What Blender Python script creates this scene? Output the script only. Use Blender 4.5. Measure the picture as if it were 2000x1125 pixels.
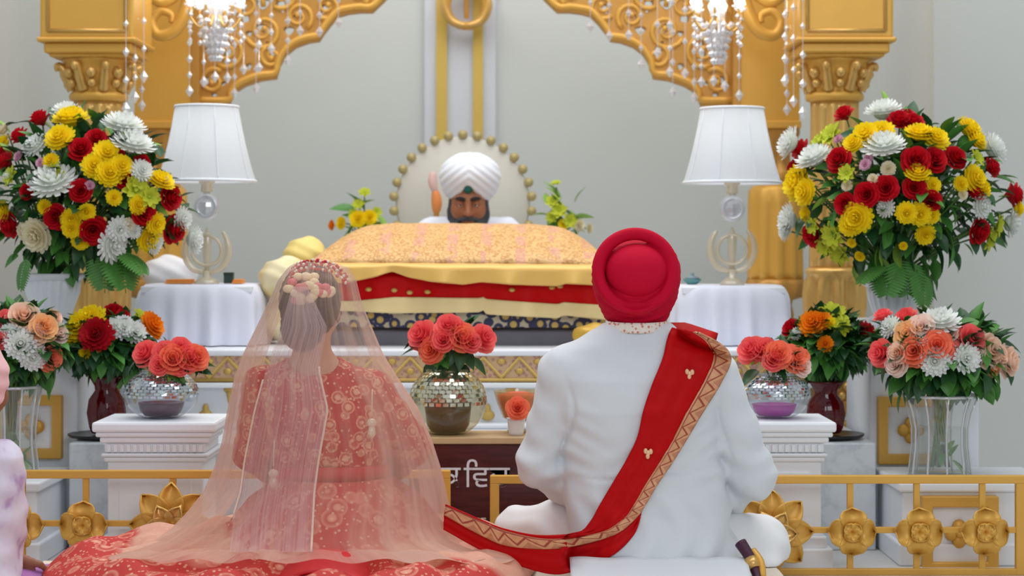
import bpy, bmesh, math, random
import numpy as np
from mathutils import Vector, Matrix, Quaternion
random.seed(7)
R = random.Random(11)
pi = math.pi
sin, cos = math.sin, math.cos
SC = bpy.context.scene
for o in list(bpy.data.objects):
    bpy.data.objects.remove(o)
COL = SC.collection

# ------------------------------------------------------------------ camera, light, exposure
F, HY, CZ, CX = 3600.0, 480.0, 1.0, 1000.0          # focal length in pixels of a 2000 wide frame, horizon row, eye height


def P(px, py, Y):
    """the point at depth Y (metres from the camera) seen at pixel px, py"""
    return Vector(((px - CX) * Y / F, Y, CZ - (py - HY) * Y / F))


def X(px, Y): return (px - CX) * Y / F
def Z(py, Y): return CZ - (py - HY) * Y / F
def L(n, Y): return n * Y / F


cd = bpy.data.cameras.new('camera')
cam = bpy.data.objects.new('camera', cd)
COL.objects.link(cam)
cam.location = (0, 0, CZ)
cam.rotation_euler = (pi / 2, 0, 0)
cd.sensor_width = 36
cd.lens = F / 2000 * 36
cd.shift_y = -(562.5 - HY) / 2000
cd.dof.use_dof = True
cd.dof.focus_distance = 5.15
cd.dof.aperture_fstop = 3.2
SC.camera = cam

w = bpy.data.worlds.new('world')
SC.world = w
w.use_nodes = True
bg = w.node_tree.nodes['Background']
bg.inputs[0].default_value = (0.90, 0.94, 1.0, 1)
bg.inputs[1].default_value = 0.55


def area(name, loc, target, size, power, color=(1, 1, 1), sy=None):
    d = bpy.data.lights.new(name, 'AREA')
    d.energy = power
    d.color = color
    d.size = size
    if sy:
        d.shape = 'RECTANGLE'
        d.size_y = sy
    o = bpy.data.objects.new(name, d)
    COL.objects.link(o)
    o.location = loc
    o.rotation_euler = (Vector(target) - Vector(loc)).to_track_quat('-Z', 'Y').to_euler()
    return o


area('ceiling_panel_light', (0.0, 5.6, 4.4), (0.0, 6.2, 0), 5.0, 100, (1, 1, 1), 2.5)
area('ceiling_panel_light', (-0.3, 7.7, 4.4), (-0.3, 8.3, 0), 5.0, 84, (1, 1, 0.99), 1.6)
area('front_fill_light', (1.2, -0.8, 3.2), (0.0, 6.8, 0.7), 3.0, 76, (0.92, 0.96, 1.0), 2.0)  # added cool fill from high behind the camera; no window stands there

vs = SC.view_settings
vs.view_transform = 'Standard'
vs.look = 'None'
vs.gamma = 1
vs.use_curve_mapping = False
vs.exposure = 0.0

# ------------------------------------------------------------------ materials


def lin(c):
    return tuple((v / 255 / 12.92) if v / 255 <= 0.04045 else ((v / 255 + 0.055) / 1.055) ** 2.4 for v in c[:3]) + (1,)


MATS = {}


class NT:
    def __init__(s, name):
        s.m = bpy.data.materials.new(name)
        s.m.use_nodes = True
        s.t = s.m.node_tree
        s.b = s.t.nodes['Principled BSDF']
        s.out = s.t.nodes['Material Output']

    def n(s, typ, **kw):
        nd = s.t.nodes.new(typ)
        for k, v in kw.items():
            if k.startswith('i_'):
                nd.inputs[k[2:].replace('_', ' ')].default_value = v
            else:
                setattr(nd, k, v)
        return nd

    def l(s, a, b):
        s.t.links.new(a, b)

    def obj(s):
        return s.n('ShaderNodeTexCoord').outputs['Object']

    def uv(s):
        return s.n('ShaderNodeTexCoord').outputs['UV']

    def math(s, op, a, b=None, c=None):
        nd = s.n('ShaderNodeMath', operation=op)
        for i, v in enumerate((a, b, c)):
            if v is None:
                continue
            if isinstance(v, (int, float)):
                nd.inputs[i].default_value = v
            else:
                s.l(v, nd.inputs[i])
        return nd.outputs[0]

    def mix(s, fac, a, b):
        nd = s.n('ShaderNodeMix', data_type='RGBA')
        if isinstance(fac, (int, float)):
            nd.inputs[0].default_value = fac
        else:
            s.l(fac, nd.inputs[0])
        for i, v in ((6, a), (7, b)):
            if isinstance(v, tuple):
                nd.inputs[i].default_value = v
            else:
                s.l(v, nd.inputs[i])
        return nd.outputs[2]

    def ramp(s, fac, stops, interp='LINEAR'):
        nd = s.n('ShaderNodeValToRGB')
        nd.color_ramp.interpolation = interp
        e = nd.color_ramp.elements
        while len(e) < len(stops):
            e.new(0.5)
        for i, (p, c) in enumerate(stops):
            e[i].position = p
            e[i].color = c if len(c) == 4 else lin(c)
        s.l(fac, nd.inputs[0])
        return nd.outputs[0]

    def noise(s, scale, detail=3, vec=None, rough=0.55):
        nd = s.n('ShaderNodeTexNoise')
        nd.inputs['Scale'].default_value = scale
        nd.inputs['Detail'].default_value = detail
        nd.inputs['Roughness'].default_value = rough
        s.l(vec if vec is not None else s.obj(), nd.inputs['Vector'])
        return nd.outputs['Fac']

    def voro(s, scale, vec=None, feature='F1'):
        nd = s.n('ShaderNodeTexVoronoi', feature=feature)
        nd.inputs['Scale'].default_value = scale
        s.l(vec if vec is not None else s.obj(), nd.inputs['Vector'])
        return nd

    def bump(s, h, strength=0.3, dist=0.01):
        nd = s.n('ShaderNodeBump')
        nd.inputs['Strength'].default_value = strength
        nd.inputs['Distance'].default_value = dist
        s.l(h, nd.inputs['Height'])
        s.l(nd.outputs[0], s.b.inputs['Normal'])

    def col(s, c):
        if isinstance(c, tuple):
            s.b.inputs['Base Color'].default_value = c
        else:
            s.l(c, s.b.inputs['Base Color'])


def mat(name, c, rough=0.6, metal=0.0, var=0.06, vscale=9, bump=0.0, bscale=60, sheen=0.0, spec=0.5, sss=0.0):
    """plain surface with slight mottling"""
    if name in MATS:
        return MATS[name]
    t = NT(name)
    a = lin(c)
    lo = tuple(v * (1 - var) for v in a[:3]) + (1,)
    hi = tuple(min(1, v * (1 + var)) for v in a[:3]) + (1,)
    t.col(t.mix(t.noise(vscale), lo, hi))
    t.b.inputs['Roughness'].default_value = rough
    t.b.inputs['Metallic'].default_value = metal
    t.b.inputs['Sheen Weight'].default_value = sheen
    t.b.inputs['Specular IOR Level'].default_value = spec
    if sss:
        t.b.inputs['Subsurface Weight'].default_value = sss
        t.b.inputs['Subsurface Radius'].default_value = (0.02, 0.008, 0.005)
    if bump:
        t.bump(t.noise(bscale, 4), bump, 0.01)
    MATS[name] = t.m
    return t.m


def petal_mat(name, c, c2=None):
    """petal: slight translucency, colour a little different towards the heart"""
    if name in MATS:
        return MATS[name]
    t = NT(name)
    d = t.n('ShaderNodeVectorMath', operation='LENGTH')
    t.l(t.obj(), d.inputs[0])
    base = t.mix(t.math('MULTIPLY', d.outputs['Value'], 1.0), lin(c2 or c), lin(c))
    t.col(base)
    t.b.inputs['Roughness'].default_value = 0.6
    t.b.inputs['Specular IOR Level'].default_value = 0.25
    tr = t.n('ShaderNodeBsdfTranslucent')
    t.l(base, tr.inputs['Color'])
    mx = t.n('ShaderNodeMixShader')
    mx.inputs[0].default_value = 0.25
    t.l(t.b.outputs[0], mx.inputs[1])
    t.l(tr.outputs[0], mx.inputs[2])
    t.l(mx.outputs[0], t.out.inputs[0])
    MATS[name] = t.m
    return t.m


def glass_mat(name, tint=(1, 1, 1), gloss=0.12, alpha=0.0, body=(255, 255, 255), rough=0.03):
    """thin glass: mostly see-through, with mirror glints"""
    if name in MATS:
        return MATS[name]
    t = NT(name)
    tr = t.n('ShaderNodeBsdfTransparent')
    tr.inputs[0].default_value = tint + (1,)
    gl = t.n('ShaderNodeBsdfGlossy')
    gl.inputs['Roughness'].default_value = rough
    fr = t.n('ShaderNodeFresnel')
    ge = t.n('ShaderNodeNewGeometry')
    t.l(t.math('ADD', t.math('MULTIPLY', ge.outputs['Backfacing'], 1 / 1.45 - 1.45), 1.45), fr.inputs['IOR'])
    fac = t.math('ADD', fr.outputs[0], gloss)
    mx = t.n('ShaderNodeMixShader')
    t.l(fac, mx.inputs[0])
    t.l(tr.outputs[0], mx.inputs[1])
    t.l(gl.outputs[0], mx.inputs[2])
    res = mx
    if alpha:
        df = t.n('ShaderNodeBsdfDiffuse')
        df.inputs[0].default_value = lin(body)
        m2 = t.n('ShaderNodeMixShader')
        m2.inputs[0].default_value = alpha
        t.l(mx.outputs[0], m2.inputs[1])
        t.l(df.outputs[0], m2.inputs[2])
        res = m2
    t.l(res.outputs[0], t.out.inputs[0])
    MATS[name] = t.m
    return t.m


def emit_mat(name, c, s):
    if name in MATS:
        return MATS[name]
    t = NT(name)
    t.b.inputs['Emission Color'].default_value = lin(c)
    t.b.inputs['Emission Strength'].default_value = s
    t.col(lin(c))
    MATS[name] = t.m
    return t.m


GOLD = mat('gold_paint', (220, 168, 74), 0.42, 0.25, 0.08, 6, 0.05, 30)
GOLD_LIGHT = mat('gold_paint_glossy', (218, 174, 98), 0.28, 0.45, 0.06, 6)
GOLD_DEEP = mat('gold_paint_deep', (192, 140, 62), 0.4, 0.3, 0.08, 12)
GOLD_FLAT = mat('gold_painted_strip', (206, 176, 84), 0.5, 0.1, 0.04, 4)
MARBLE = None
WHITE_PAINT = mat('white_paint', (236, 240, 246), 0.45, 0, 0.02, 3)
CRYSTAL = glass_mat('crystal', (0.95, 0.97, 1.0), 0.35, 0.4, (245, 245, 250), 0.05)
GLASS = glass_mat('clear_glass', (0.985, 0.995, 0.99), 0.07, 0.10, (240, 248, 246))
WATER = glass_mat('vase_water', (0.975, 0.995, 0.98), 0.01)
BLACK = mat('black_lacquer', (20, 20, 22), 0.3)
LEAF_D = mat('leaf_dark', (38, 82, 42), 0.45, 0, 0.3, 3)
LEAF_M = mat('leaf_mid', (74, 134, 54), 0.45, 0, 0.3, 3)
LEAF_L = mat('leaf_light', (128, 168, 62), 0.5, 0, 0.25, 3)
STEM = mat('stem_green', (86, 122, 52), 0.5, 0, 0.2, 5)
SKIN_B = mat('skin_brown', (150, 98, 72), 0.5, 0, 0.06, 12, 0, 60, 0, 0.4, 0.15)
SKIN_L = mat('skin_warm', (205, 155, 128), 0.5, 0, 0.05, 12, 0, 60, 0, 0.4, 0.15)


def marble():
    t = NT('white_marble')
    nz = t.noise(2.2, 6, None, 0.62)
    v = t.math('ABSOLUTE', t.math('SUBTRACT', nz, 0.5))
    t.col(t.ramp(v, [(0.0, (196, 203, 208)), (0.03, (214, 219, 223)), (0.12, (220, 225, 229))]))
    t.b.inputs['Roughness'].default_value = 0.3
    return t.m


MARBLE = marble()

# ------------------------------------------------------------------ mesh helpers


class MB:
    def __init__(s):
        s.v, s.f, s.uv, s.mi, s.cur = [], [], {}, [], 0

    def add(s, vs, fs, uvs=None):
        b = len(s.v)
        s.v.extend([tuple(v) for v in vs])
        for i, f in enumerate(fs):
            if uvs is not None:
                s.uv[len(s.f)] = [uvs[j] for j in f]
            s.f.append(tuple(b + j for j in f))
            s.mi.append(s.cur)
        return s

    def box(s, x0, x1, y0, y1, z0, z1):
        vs = [(x, y, z) for x in (x0, x1) for y in (y0, y1) for z in (z0, z1)]
        return s.add(vs, [(0, 1, 3, 2), (4, 6, 7, 5), (0, 4, 5, 1), (2, 3, 7, 6), (0, 2, 6, 4), (1, 5, 7, 3)])

    def lathe(s, prof, c=(0, 0, 0), seg=32, flute=None, cap=True, sy=1.0):
        """prof: (r, z) from bottom to top; flute = (count, depth, z_lo, z_hi)"""
        vs, fs = [], []
        for r, z in prof:
            for k in range(seg):
                a = 2 * pi * k / seg
                rr = r
                if flute and flute[2] <= z <= flute[3]:
                    rr = r * (1 - flute[1] * (0.5 + 0.5 * cos(flute[0] * a)) ** 1.5)
                vs.append((c[0] + rr * cos(a), c[1] + rr * sin(a) * sy, c[2] + z))
        n = len(prof)
        for i in range(n - 1):
            for k in range(seg):
                k2 = (k + 1) % seg
                fs.append((i * seg + k, i * seg + k2, (i + 1) * seg + k2, (i + 1) * seg + k))
        if cap:
            fs.append(tuple(range(seg - 1, -1, -1)))
            fs.append(tuple((n - 1) * seg + k for k in range(seg)))
        return s.add(vs, fs)

    def tube(s, pts, rad, seg=8, cap=True, flat=1.0, closed=False):
        pts = [Vector(p) for p in pts]
        n = len(pts)
        rs = rad if isinstance(rad, (list, tuple)) else [rad] * n
        vs, fs = [], []
        prev = None
        for i in range(n):
            if closed:
                d = (pts[(i + 1) % n] - pts[i - 1])
            else:
                d = pts[min(i + 1, n - 1)] - pts[max(i - 1, 0)]
            d = d.normalized() if d.length > 1e-9 else Vector((0, 0, 1))
            if prev is None:
                up = Vector((0, 1, 0)) if abs(d.y) < 0.9 else Vector((1, 0, 0))
                a = (up - d * up.dot(d)).normalized()
            else:
                a = (prev - d * prev.dot(d))
                a = a.normalized() if a.length > 1e-6 else d.orthogonal().normalized()
            prev = a
            b = d.cross(a)
            for k in range(seg):
                t = 2 * pi * k / seg
                vs.append(pts[i] + (a * cos(t) * flat + b * sin(t)) * rs[i])
        m = n if closed else n - 1
        for i in range(m):
            i2 = (i + 1) % n
            for k in range(seg):
                k2 = (k + 1) % seg
                fs.append((i * seg + k, i * seg + k2, i2 * seg + k2, i2 * seg + k))
        if cap and not closed:
            fs.append(tuple(range(seg - 1, -1, -1)))
            fs.append(tuple((n - 1) * seg + k for k in range(seg)))
        return s.add(vs, fs)

    def grid(s, fn, nu, nv, wrap=False):
        vs, fs, uvs = [], [], []
        for i in range(nu + 1):
            for j in range(nv + 1):
                u, v = i / nu, j / nv
                vs.append(fn(u, v))
                uvs.append((u, v))
        for i in range(nu):
            for j in range(nv):
                a = i * (nv + 1) + j
                fs.append((a, a + nv + 1, a + nv + 2, a + 1))
        return s.add(vs, fs, uvs)

    def ball(s, c, r, seg=12, rings=8):
        r = (r, r, r) if isinstance(r, (int, float)) else r
        prof = [(max(1e-4, sin(pi * i / rings)), -cos(pi * i / rings)) for i in range(rings + 1)]
        vs, fs = [], []
        for q, z in prof:
            for k in range(seg):
                a = 2 * pi * k / seg
                vs.append((c[0] + r[0] * q * cos(a), c[1] + r[1] * q * sin(a), c[2] + r[2] * z))
        for i in range(rings):
            for k in range(seg):
                k2 = (k + 1) % seg
                fs.append((i * seg + k, i * seg + k2, (i + 1) * seg + k2, (i + 1) * seg + k))
        return s.add(vs, fs)

    def xf(s, m, start=0):
        s.v[start:] = [tuple(m @ Vector(v)) for v in s.v[start:]]
        return s

    def mesh(s, name, mats, smooth=True, bevel=0.0, bseg=2, merge=False):
        me = bpy.data.meshes.new(name)
        me.from_pydata(s.v, [], s.f)
        for m in (mats if isinstance(mats, (list, tuple)) else [mats]):
            me.materials.append(m)
        if any(s.mi):
            me.polygons.foreach_set('material_index', s.mi)
        if s.uv:
            l = me.uv_layers.new(name='UVMap')
            for i, p in enumerate(me.polygons):
                if i in s.uv:
                    for k, li in enumerate(p.loop_indices):
                        l.data[li].uv = s.uv[i][k]
        if bevel or merge:
            bm = bmesh.new()
            bm.from_mesh(me)
            if merge:
                bmesh.ops.remove_doubles(bm, verts=bm.verts, dist=1e-5)
            if bevel:
                es = [e for e in bm.edges if len(e.link_faces) == 2 and e.calc_face_angle(0) > 0.6]
                bmesh.ops.bevel(bm, geom=es, offset=bevel, segments=bseg, affect='EDGES', profile=0.5, clamp_overlap=True)
            bm.to_mesh(me)
            bm.free()
        if smooth:
            me.shade_smooth()
            if bevel or smooth == 'auto':
                me.set_sharp_from_angle(angle=0.7)
        me.update()
        return me

    def build(s, name, mats, parent=None, **kw):
        return link(name, s.mesh(name, mats, **kw), parent)


def link(name, me, parent=None, loc=None, rot=None, scale=None):
    o = bpy.data.objects.new(name, me)
    COL.objects.link(o)
    if parent is not None:
        o.parent = parent
        if parent.type == 'EMPTY' and parent.parent is None:
            o.matrix_parent_inverse = Matrix.Translation(-Vector(parent.location))
    if loc is not None:
        o.location = loc
    if rot is not None:
        if isinstance(rot, Quaternion):
            o.rotation_euler = rot.to_euler()
        else:
            o.rotation_euler = rot
    if scale is not None:
        o.scale = scale if not isinstance(scale, (int, float)) else (scale,) * 3
    return o


def thing(name, label, cat, loc=(0, 0, 0), group=None):
    o = bpy.data.objects.new(name, None)
    COL.objects.link(o)
    o.location = loc
    o.empty_display_size = 0.05
    return tag(o, label, cat, group)


def tag(o, label, cat, group=None):
    o['label'] = label
    o['category'] = cat
    if group:
        o['group'] = group
    return o


def struct(o):
    o['kind'] = 'structure'
    return o


def solid(o, t, off=0.0):
    m = o.modifiers.new('thickness', 'SOLIDIFY')
    m.thickness = t
    m.offset = off
    return o


def curve_plate(name, polys, depth, material, parent=None, bevel=0.0):
    """flat plate in the x-z plane from closed outlines (holes by overlap), extruded along y; polys in (x, z); front at y=0"""
    cu = bpy.data.curves.new(name, 'CURVE')
    cu.dimensions = '2D'
    cu.fill_mode = 'BOTH'
    cu.extrude = depth / 2
    cu.bevel_depth = bevel
    cu.bevel_resolution = 1
    for pl in polys:
        sp = cu.splines.new('POLY')
        sp.points.add(len(pl) - 1)
        for i, (x, z) in enumerate(pl):
            sp.points[i].co = (x, z, 0, 1)
        sp.use_cyclic_u = True
    tmp = bpy.data.objects.new(name, cu)
    COL.objects.link(tmp)
    dg = bpy.context.evaluated_depsgraph_get()
    me = bpy.data.meshes.new_from_object(tmp.evaluated_get(dg))
    bpy.data.objects.remove(tmp)
    bpy.data.curves.remove(cu)
    me.transform(Matrix.Rotation(pi / 2, 4, 'X'))
    me.name = name
    me.materials.clear()
    me.materials.append(material)
    return me


def text_mesh(name, body, size, depth, material):
    cu = bpy.data.curves.new(name, 'FONT')
    cu.body = body
    cu.size = size
    cu.extrude = depth
    tmp = bpy.data.objects.new(name, cu)
    COL.objects.link(tmp)
    dg = bpy.context.evaluated_depsgraph_get()
    me = bpy.data.meshes.new_from_object(tmp.evaluated_get(dg))
    bpy.data.objects.remove(tmp)
    bpy.data.curves.remove(cu)
    me.transform(Matrix.Rotation(pi / 2, 4, 'X'))
    me.materials.clear()
    me.materials.append(material)
    return me


def smoothpath(pts, n=8, closed=False):
    """Catmull-Rom through 3D or 2D points"""
    pts = [Vector(p) for p in pts]
    out = []
    m = len(pts)
    rng = m if closed else m - 1
    for i in range(rng):
        if closed:
            p0, p1, p2, p3 = pts[i - 1], pts[i], pts[(i + 1) % m], pts[(i + 2) % m]
        else:
            p0, p1, p2, p3 = pts[max(i - 1, 0)], pts[i], pts[i + 1], pts[min(i + 2, m - 1)]
        for k in range(n):
            t = k / n
            out.append(0.5 * ((2 * p1) + (p2 - p0) * t + (2 * p0 - 5 * p1 + 4 * p2 - p3) * t * t + (3 * p1 - p0 - 3 * p2 + p3) * t ** 3))
    if not closed:
        out.append(pts[-1])
    return out


def interp(rows, y):
    """piecewise linear rows [(y, a, b, ...)]"""
    if y <= rows[0][0]:
        return rows[0][1:]
    for r0, r1 in zip(rows, rows[1:]):
        if y <= r1[0]:
            t = (y - r0[0]) / (r1[0] - r0[0])
            return tuple(a + (b - a) * t for a, b in zip(r0[1:], r1[1:]))
    return rows[-1][1:]


# ------------------------------------------------------------------ distance-field figures


class Field:
    """blend rounded shapes into one skin on a voxel grid, then mesh the zero surface"""

    def __init__(s, lo, hi, res):
        s.lo, s.res = np.array(lo, float), res
        s.n = np.ceil((np.array(hi) - s.lo) / res).astype(int) + 1
        s.d = np.full(s.n, 1.0, np.float32)
        s.ax = [(s.lo[i] + np.arange(s.n[i]) * res).astype(np.float32) for i in range(3)]

    def put(s, lo, hi, fn, k=0.02, sub=False):
        pad = k + 4 * s.res
        i0 = np.maximum(np.floor((np.array(lo) - pad - s.lo) / s.res).astype(int), 0)
        i1 = np.minimum(np.ceil((np.array(hi) + pad - s.lo) / s.res).astype(int) + 1, s.n)
        if np.any(i1 <= i0):
            return s
        sl = tuple(slice(a, b) for a, b in zip(i0, i1))
        x = s.ax[0][sl[0]][:, None, None]
        y = s.ax[1][sl[1]][None, :, None]
        z = s.ax[2][sl[2]][None, None, :]
        b = fn(x, y, z)
        a = s.d[sl]
        if sub:
            b = -b
            h = np.maximum(k - np.abs(a - b), 0) / k
            s.d[sl] = np.maximum(a, b) + h * h * k * 0.25
        else:
            h = np.maximum(k - np.abs(a - b), 0) / k
            s.d[sl] = np.minimum(a, b) - h * h * k * 0.25
        return s

    def cap(s, a, b, ra, rb, k=0.02, sub=False):
        a, b = np.array(a, float), np.array(b, float)
        ab = b - a
        q = float(ab @ ab) + 1e-12

        def fn(x, y, z):
            t = np.clip(((x - a[0]) * ab[0] + (y - a[1]) * ab[1] + (z - a[2]) * ab[2]) / q, 0, 1)
            return np.sqrt((x - a[0] - t * ab[0]) ** 2 + (y - a[1] - t * ab[1]) ** 2 + (z - a[2] - t * ab[2]) ** 2) - (ra + (rb - ra) * t)
        m = max(ra, rb)
        return s.put(np.minimum(a, b) - m, np.maximum(a, b) + m, fn, k, sub)

    def chain(s, pts, rads, k=0.02):
        for i in range(len(pts) - 1):
            s.cap(pts[i], pts[i + 1], rads[i], rads[i + 1], k)
        return s

    def ell(s, c, r, k=0.02, M=None, sub=False):
        c, r = np.array(c, float), np.array(r, float)
        m = np.eye(3) if M is None else np.array(M)      # columns are the local axes

        def fn(x, y, z):
            dx, dy, dz = x - c[0], y - c[1], z - c[2]
            u = [(dx * m[0, i] + dy * m[1, i] + dz * m[2, i]) / r[i] for i in range(3)]
            k0 = np.sqrt(u[0] ** 2 + u[1] ** 2 + u[2] ** 2) + 1e-6
            k1 = np.sqrt((u[0] / r[0]) ** 2 + (u[1] / r[1]) ** 2 + (u[2] / r[2]) ** 2) + 1e-6
            return k0 * (k0 - 1) / k1
        return s.put(c - r.max(), c + r.max(), fn, k, sub)

    def loft(s, secs, k=0.03, p=2.3):
        """stack of superellipse sections (z, cx, cy, rx, ry), low to high"""
        S = np.array(secs, float)

        def fn(x, y, z):
            zz = np.clip(z, S[0, 0], S[-1, 0])
            cx, cy, rx, ry = (np.interp(zz, S[:, 0], S[:, i]) for i in (1, 2, 3, 4))
            e = (np.abs((x - cx) / rx) ** p + np.abs((y - cy) / ry) ** p) ** (1 / p)
            dz = np.maximum(np.maximum(S[0, 0] - z, z - S[-1, 0]), 0)
            lat = (e - 1) * np.minimum(rx, ry)
            return np.where(dz > 0, np.sqrt(np.maximum(lat, 0) ** 2 + dz ** 2), lat)
        lo = (min(S[:, 1] - S[:, 3]), min(S[:, 2] - S[:, 4]), S[0, 0])
        hi = (max(S[:, 1] + S[:, 3]), max(S[:, 2] + S[:, 4]), S[-1, 0])
        return s.put(lo, hi, fn, k)

    def tor(s, c, Rr, r, nrm=(0, 0, 1), k=0.01, sx=1.0):
        c = np.array(c, float)
        n = np.array(nrm, float)
        n /= np.linalg.norm(n)

        def fn(x, y, z):
            dx, dy, dz = (x - c[0]) / sx, y - c[1], z - c[2]
            h = dx * n[0] + dy * n[1] + dz * n[2]
            q = np.sqrt(np.maximum(dx * dx + dy * dy + dz * dz - h * h, 0)) - Rr
            return np.sqrt(q * q + h * h) - r
        m = (Rr + r) * max(1, sx)
        return s.put(c - m, c + m, fn, k)

    def ripple(s, fn):
        x = s.ax[0][:, None, None]
        y = s.ax[1][None, :, None]
        z = s.ax[2][None, None, :]
        s.d += fn(x, y, z).astype(np.float32)
        return s

    def cut_below(s, z0):
        s.d = np.maximum(s.d, (z0 - s.ax[2])[None, None, :].astype(np.float32))
        return s

    def at(s, p):
        i = np.round((np.array(p) - s.lo) / s.res).astype(int)
        if np.any(i < 0) or np.any(i >= s.n):
            return 1.0
        return float(s.d[tuple(i)])

    def hit(s, px, py, y0, y1, step=0.004):
        """depth at which the line of sight through a pixel meets the surface"""
        y = y0
        while y < y1:
            if s.at(P(px, py, y)) < 0:
                return y
            y += step
        return None

    def mesh(s, name, material):
        d = s.d
        n = np.array(d.shape)
        c = {}
        for i in range(8):
            o = (i & 1, i >> 1 & 1, i >> 2 & 1)
            c[i] = d[o[0]:n[0] - 1 + o[0], o[1]:n[1] - 1 + o[1], o[2]:n[2] - 1 + o[2]]
        cnt = sum((c[i] < 0).astype(np.int8) for i in range(8))
        mask = (cnt > 0) & (cnt < 8)
        idx = np.full(mask.shape, -1, np.int64)
        idx[mask] = np.arange(mask.sum())
        base = np.argwhere(mask).astype(np.float64)
        acc = np.zeros_like(base)
        num = np.zeros(len(base))
        cm = {i: c[i][mask].astype(np.float64) for i in range(8)}
        for i in range(8):
            for ax in range(3):
                j = i | (1 << ax)
                if j == i:
                    continue
                a, b = cm[i], cm[j]
                x = (a < 0) != (b < 0)
                t = np.where(x, a / np.where(x, a - b, 1), 0)
                p = np.array([i & 1, i >> 1 & 1, i >> 2 & 1], float)
                q = np.tile(p, (len(base), 1))
                q[:, ax] += t
                acc += q * x[:, None]
                num += x
        verts = s.lo + (base + acc / np.maximum(num, 1)[:, None]) * s.res
        faces = []
        for ax in range(3):
            u, v = (ax + 1) % 3, (ax + 2) % 3
            a = np.take(d, range(0, n[ax] - 1), ax)
            b = np.take(d, range(1, n[ax]), ax)
            x = (a < 0) != (b < 0)
            e = np.argwhere(x)
            e = e[(e[:, u] > 0) & (e[:, v] > 0) & (e[:, u] < n[u] - 1) & (e[:, v] < n[v] - 1)]
            if not len(e):
                continue
            flip = a[tuple(e.T)] < 0
            q = []
            for du, dv in ((0, 0), (-1, 0), (-1, -1), (0, -1)):
                f = e.copy()
                f[:, u] += du
                f[:, v] += dv
                q.append(idx[tuple(f.T)])
            q = np.stack(q, 1)
            q[~flip] = q[~flip][:, ::-1]
            faces.append(q)
        fc = np.concatenate(faces)
        fc = fc[(fc >= 0).all(1)]
        me = bpy.data.meshes.new(name)
        me.vertices.add(len(verts))
        me.vertices.foreach_set('co', verts.ravel())
        me.loops.add(fc.size)
        me.loops.foreach_set('vertex_index', fc.ravel().astype(np.int32))
        me.polygons.add(len(fc))
        me.polygons.foreach_set('loop_start', np.arange(0, fc.size, 4, dtype=np.int32))
        me.update(calc_edges=True)
        me.validate()
        me.materials.append(material)
        me.shade_smooth()
        return me

# ================================================================== THE SETTING
def panel(name, x0, x1, y0, y1, z0, z1, m, parent=None, bevel=0.0):
    return MB().box(x0, x1, y0, y1, z0, z1).build(name, m, parent, smooth=False, bevel=bevel)


WALLM = mat('wall_paint', (199, 203, 200), 0.85, 0, 0.015, 0.8)
WALLB = mat('wall_paint_cool', (204, 208, 216), 0.8, 0, 0.01, 0.8)
CARPET = mat('carpet_cream', (206, 205, 204), 0.95, 0, 0.06, 40, 0.2, 300)
struct(panel('floor', -4.4, 4.4, -1.5, 9.4, -0.1, 0.0, CARPET))
struct(panel('wall_back', -4.4, 4.4, 9.4, 9.55, 0, 4.5, WALLM))
struct(panel('wall_left', -4.55, -4.4, -1.5, 9.55, 0, 4.5, WALLM))
struct(panel('wall_right', 4.4, 4.55, -1.5, 9.55, 0, 4.5, WALLM))
struct(panel('wall_front_right', 1.75, 4.4, 7.65, 7.8, 0, 4.5, WALLM))
struct(panel('wall_side_right', 1.75, 1.9, 7.8, 9.4, 0, 4.5, WALLM))
struct(panel('wall_front_left', -4.4, -2.14, 7.65, 7.8, 0, 4.5, WALLM))
struct(panel('wall_side_left', -2.29, -2.14, 7.8, 9.4, 0, 4.5, WALLM))
# pilaster with two gold strips behind the reader
struct(panel('trim_1', X(829, 9.36), X(968, 9.36), 9.36, 9.4, 0, 4.5, WALLB))
struct(panel('trim_2', X(852, 9.34), X(873, 9.34), 9.335, 9.36, 0.3, 4.4, GOLD_FLAT))
struct(panel('trim_3', X(924, 9.34), X(943, 9.34), 9.335, 9.36, 0.3, 4.4, GOLD_FLAT))
# white platform step of the stage
sx0, sx1 = -1.455, 1.195
st = struct(panel('stage_step', sx0, sx1, 6.05, 9.3, 0, 0.353, MARBLE, None, 0.006))

# round gold emblem on the wall
t = thing('wall_emblem', 'round gold emblem fixed high on the wall between the two gold strips', 'emblem', P(910, 14, 9.3))
c = P(911, 12, 9.28)
rr = L(39, 9.28)
MB().tube([c + Vector((rr * cos(a), 0, rr * sin(a))) for a in [2 * pi * k / 40 for k in range(40)]], L(8.5, 9.28), 10, closed=True).build('ring', GOLD, t)
MB().tube([c + Vector((0, 0, -rr * 0.62)), c + Vector((0, 0, rr * 1.5)), c + Vector((0, 0, rr * 1.9))], [0.012, 0.018, 0.002], 8).build('blade', GOLD_LIGHT, t)
for s in (-1, 1):
    pts = smoothpath([c + Vector((s * rr * a, -0.015, rr * b)) for a, b in ((0.05, -1.0), (0.75, -0.75), (1.1, 0.0), (0.95, 0.8), (0.7, 1.2))], 6)
    MB().tube(pts, [0.006 + 0.016 * sin(pi * min(1, 0.15 + i / len(pts))) for i in range(len(pts))], 8).build('curved_sword', GOLD_LIGHT, t)

# ================================================================== GOLDEN CANOPY
CEN = 908
palki = thing('canopy_shrine', 'tall golden canopy with carved pierced arch and columns framing the altar', 'canopy', (X(CEN, 8), 8.0, 0))


def lathe_px(rows, cx, Y, m, name, parent, seg=40, flute=None, **kw):
    prof = [(L(r, Y), Z(y, Y)) for r, y in rows]
    fl = None
    if flute:
        fl = (flute[0], flute[1], Z(flute[2], Y), Z(flute[3], Y))
    return MB().lathe(prof, (X(cx, Y), Y, 0), seg, fl).build(name, m, parent, **kw)


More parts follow.
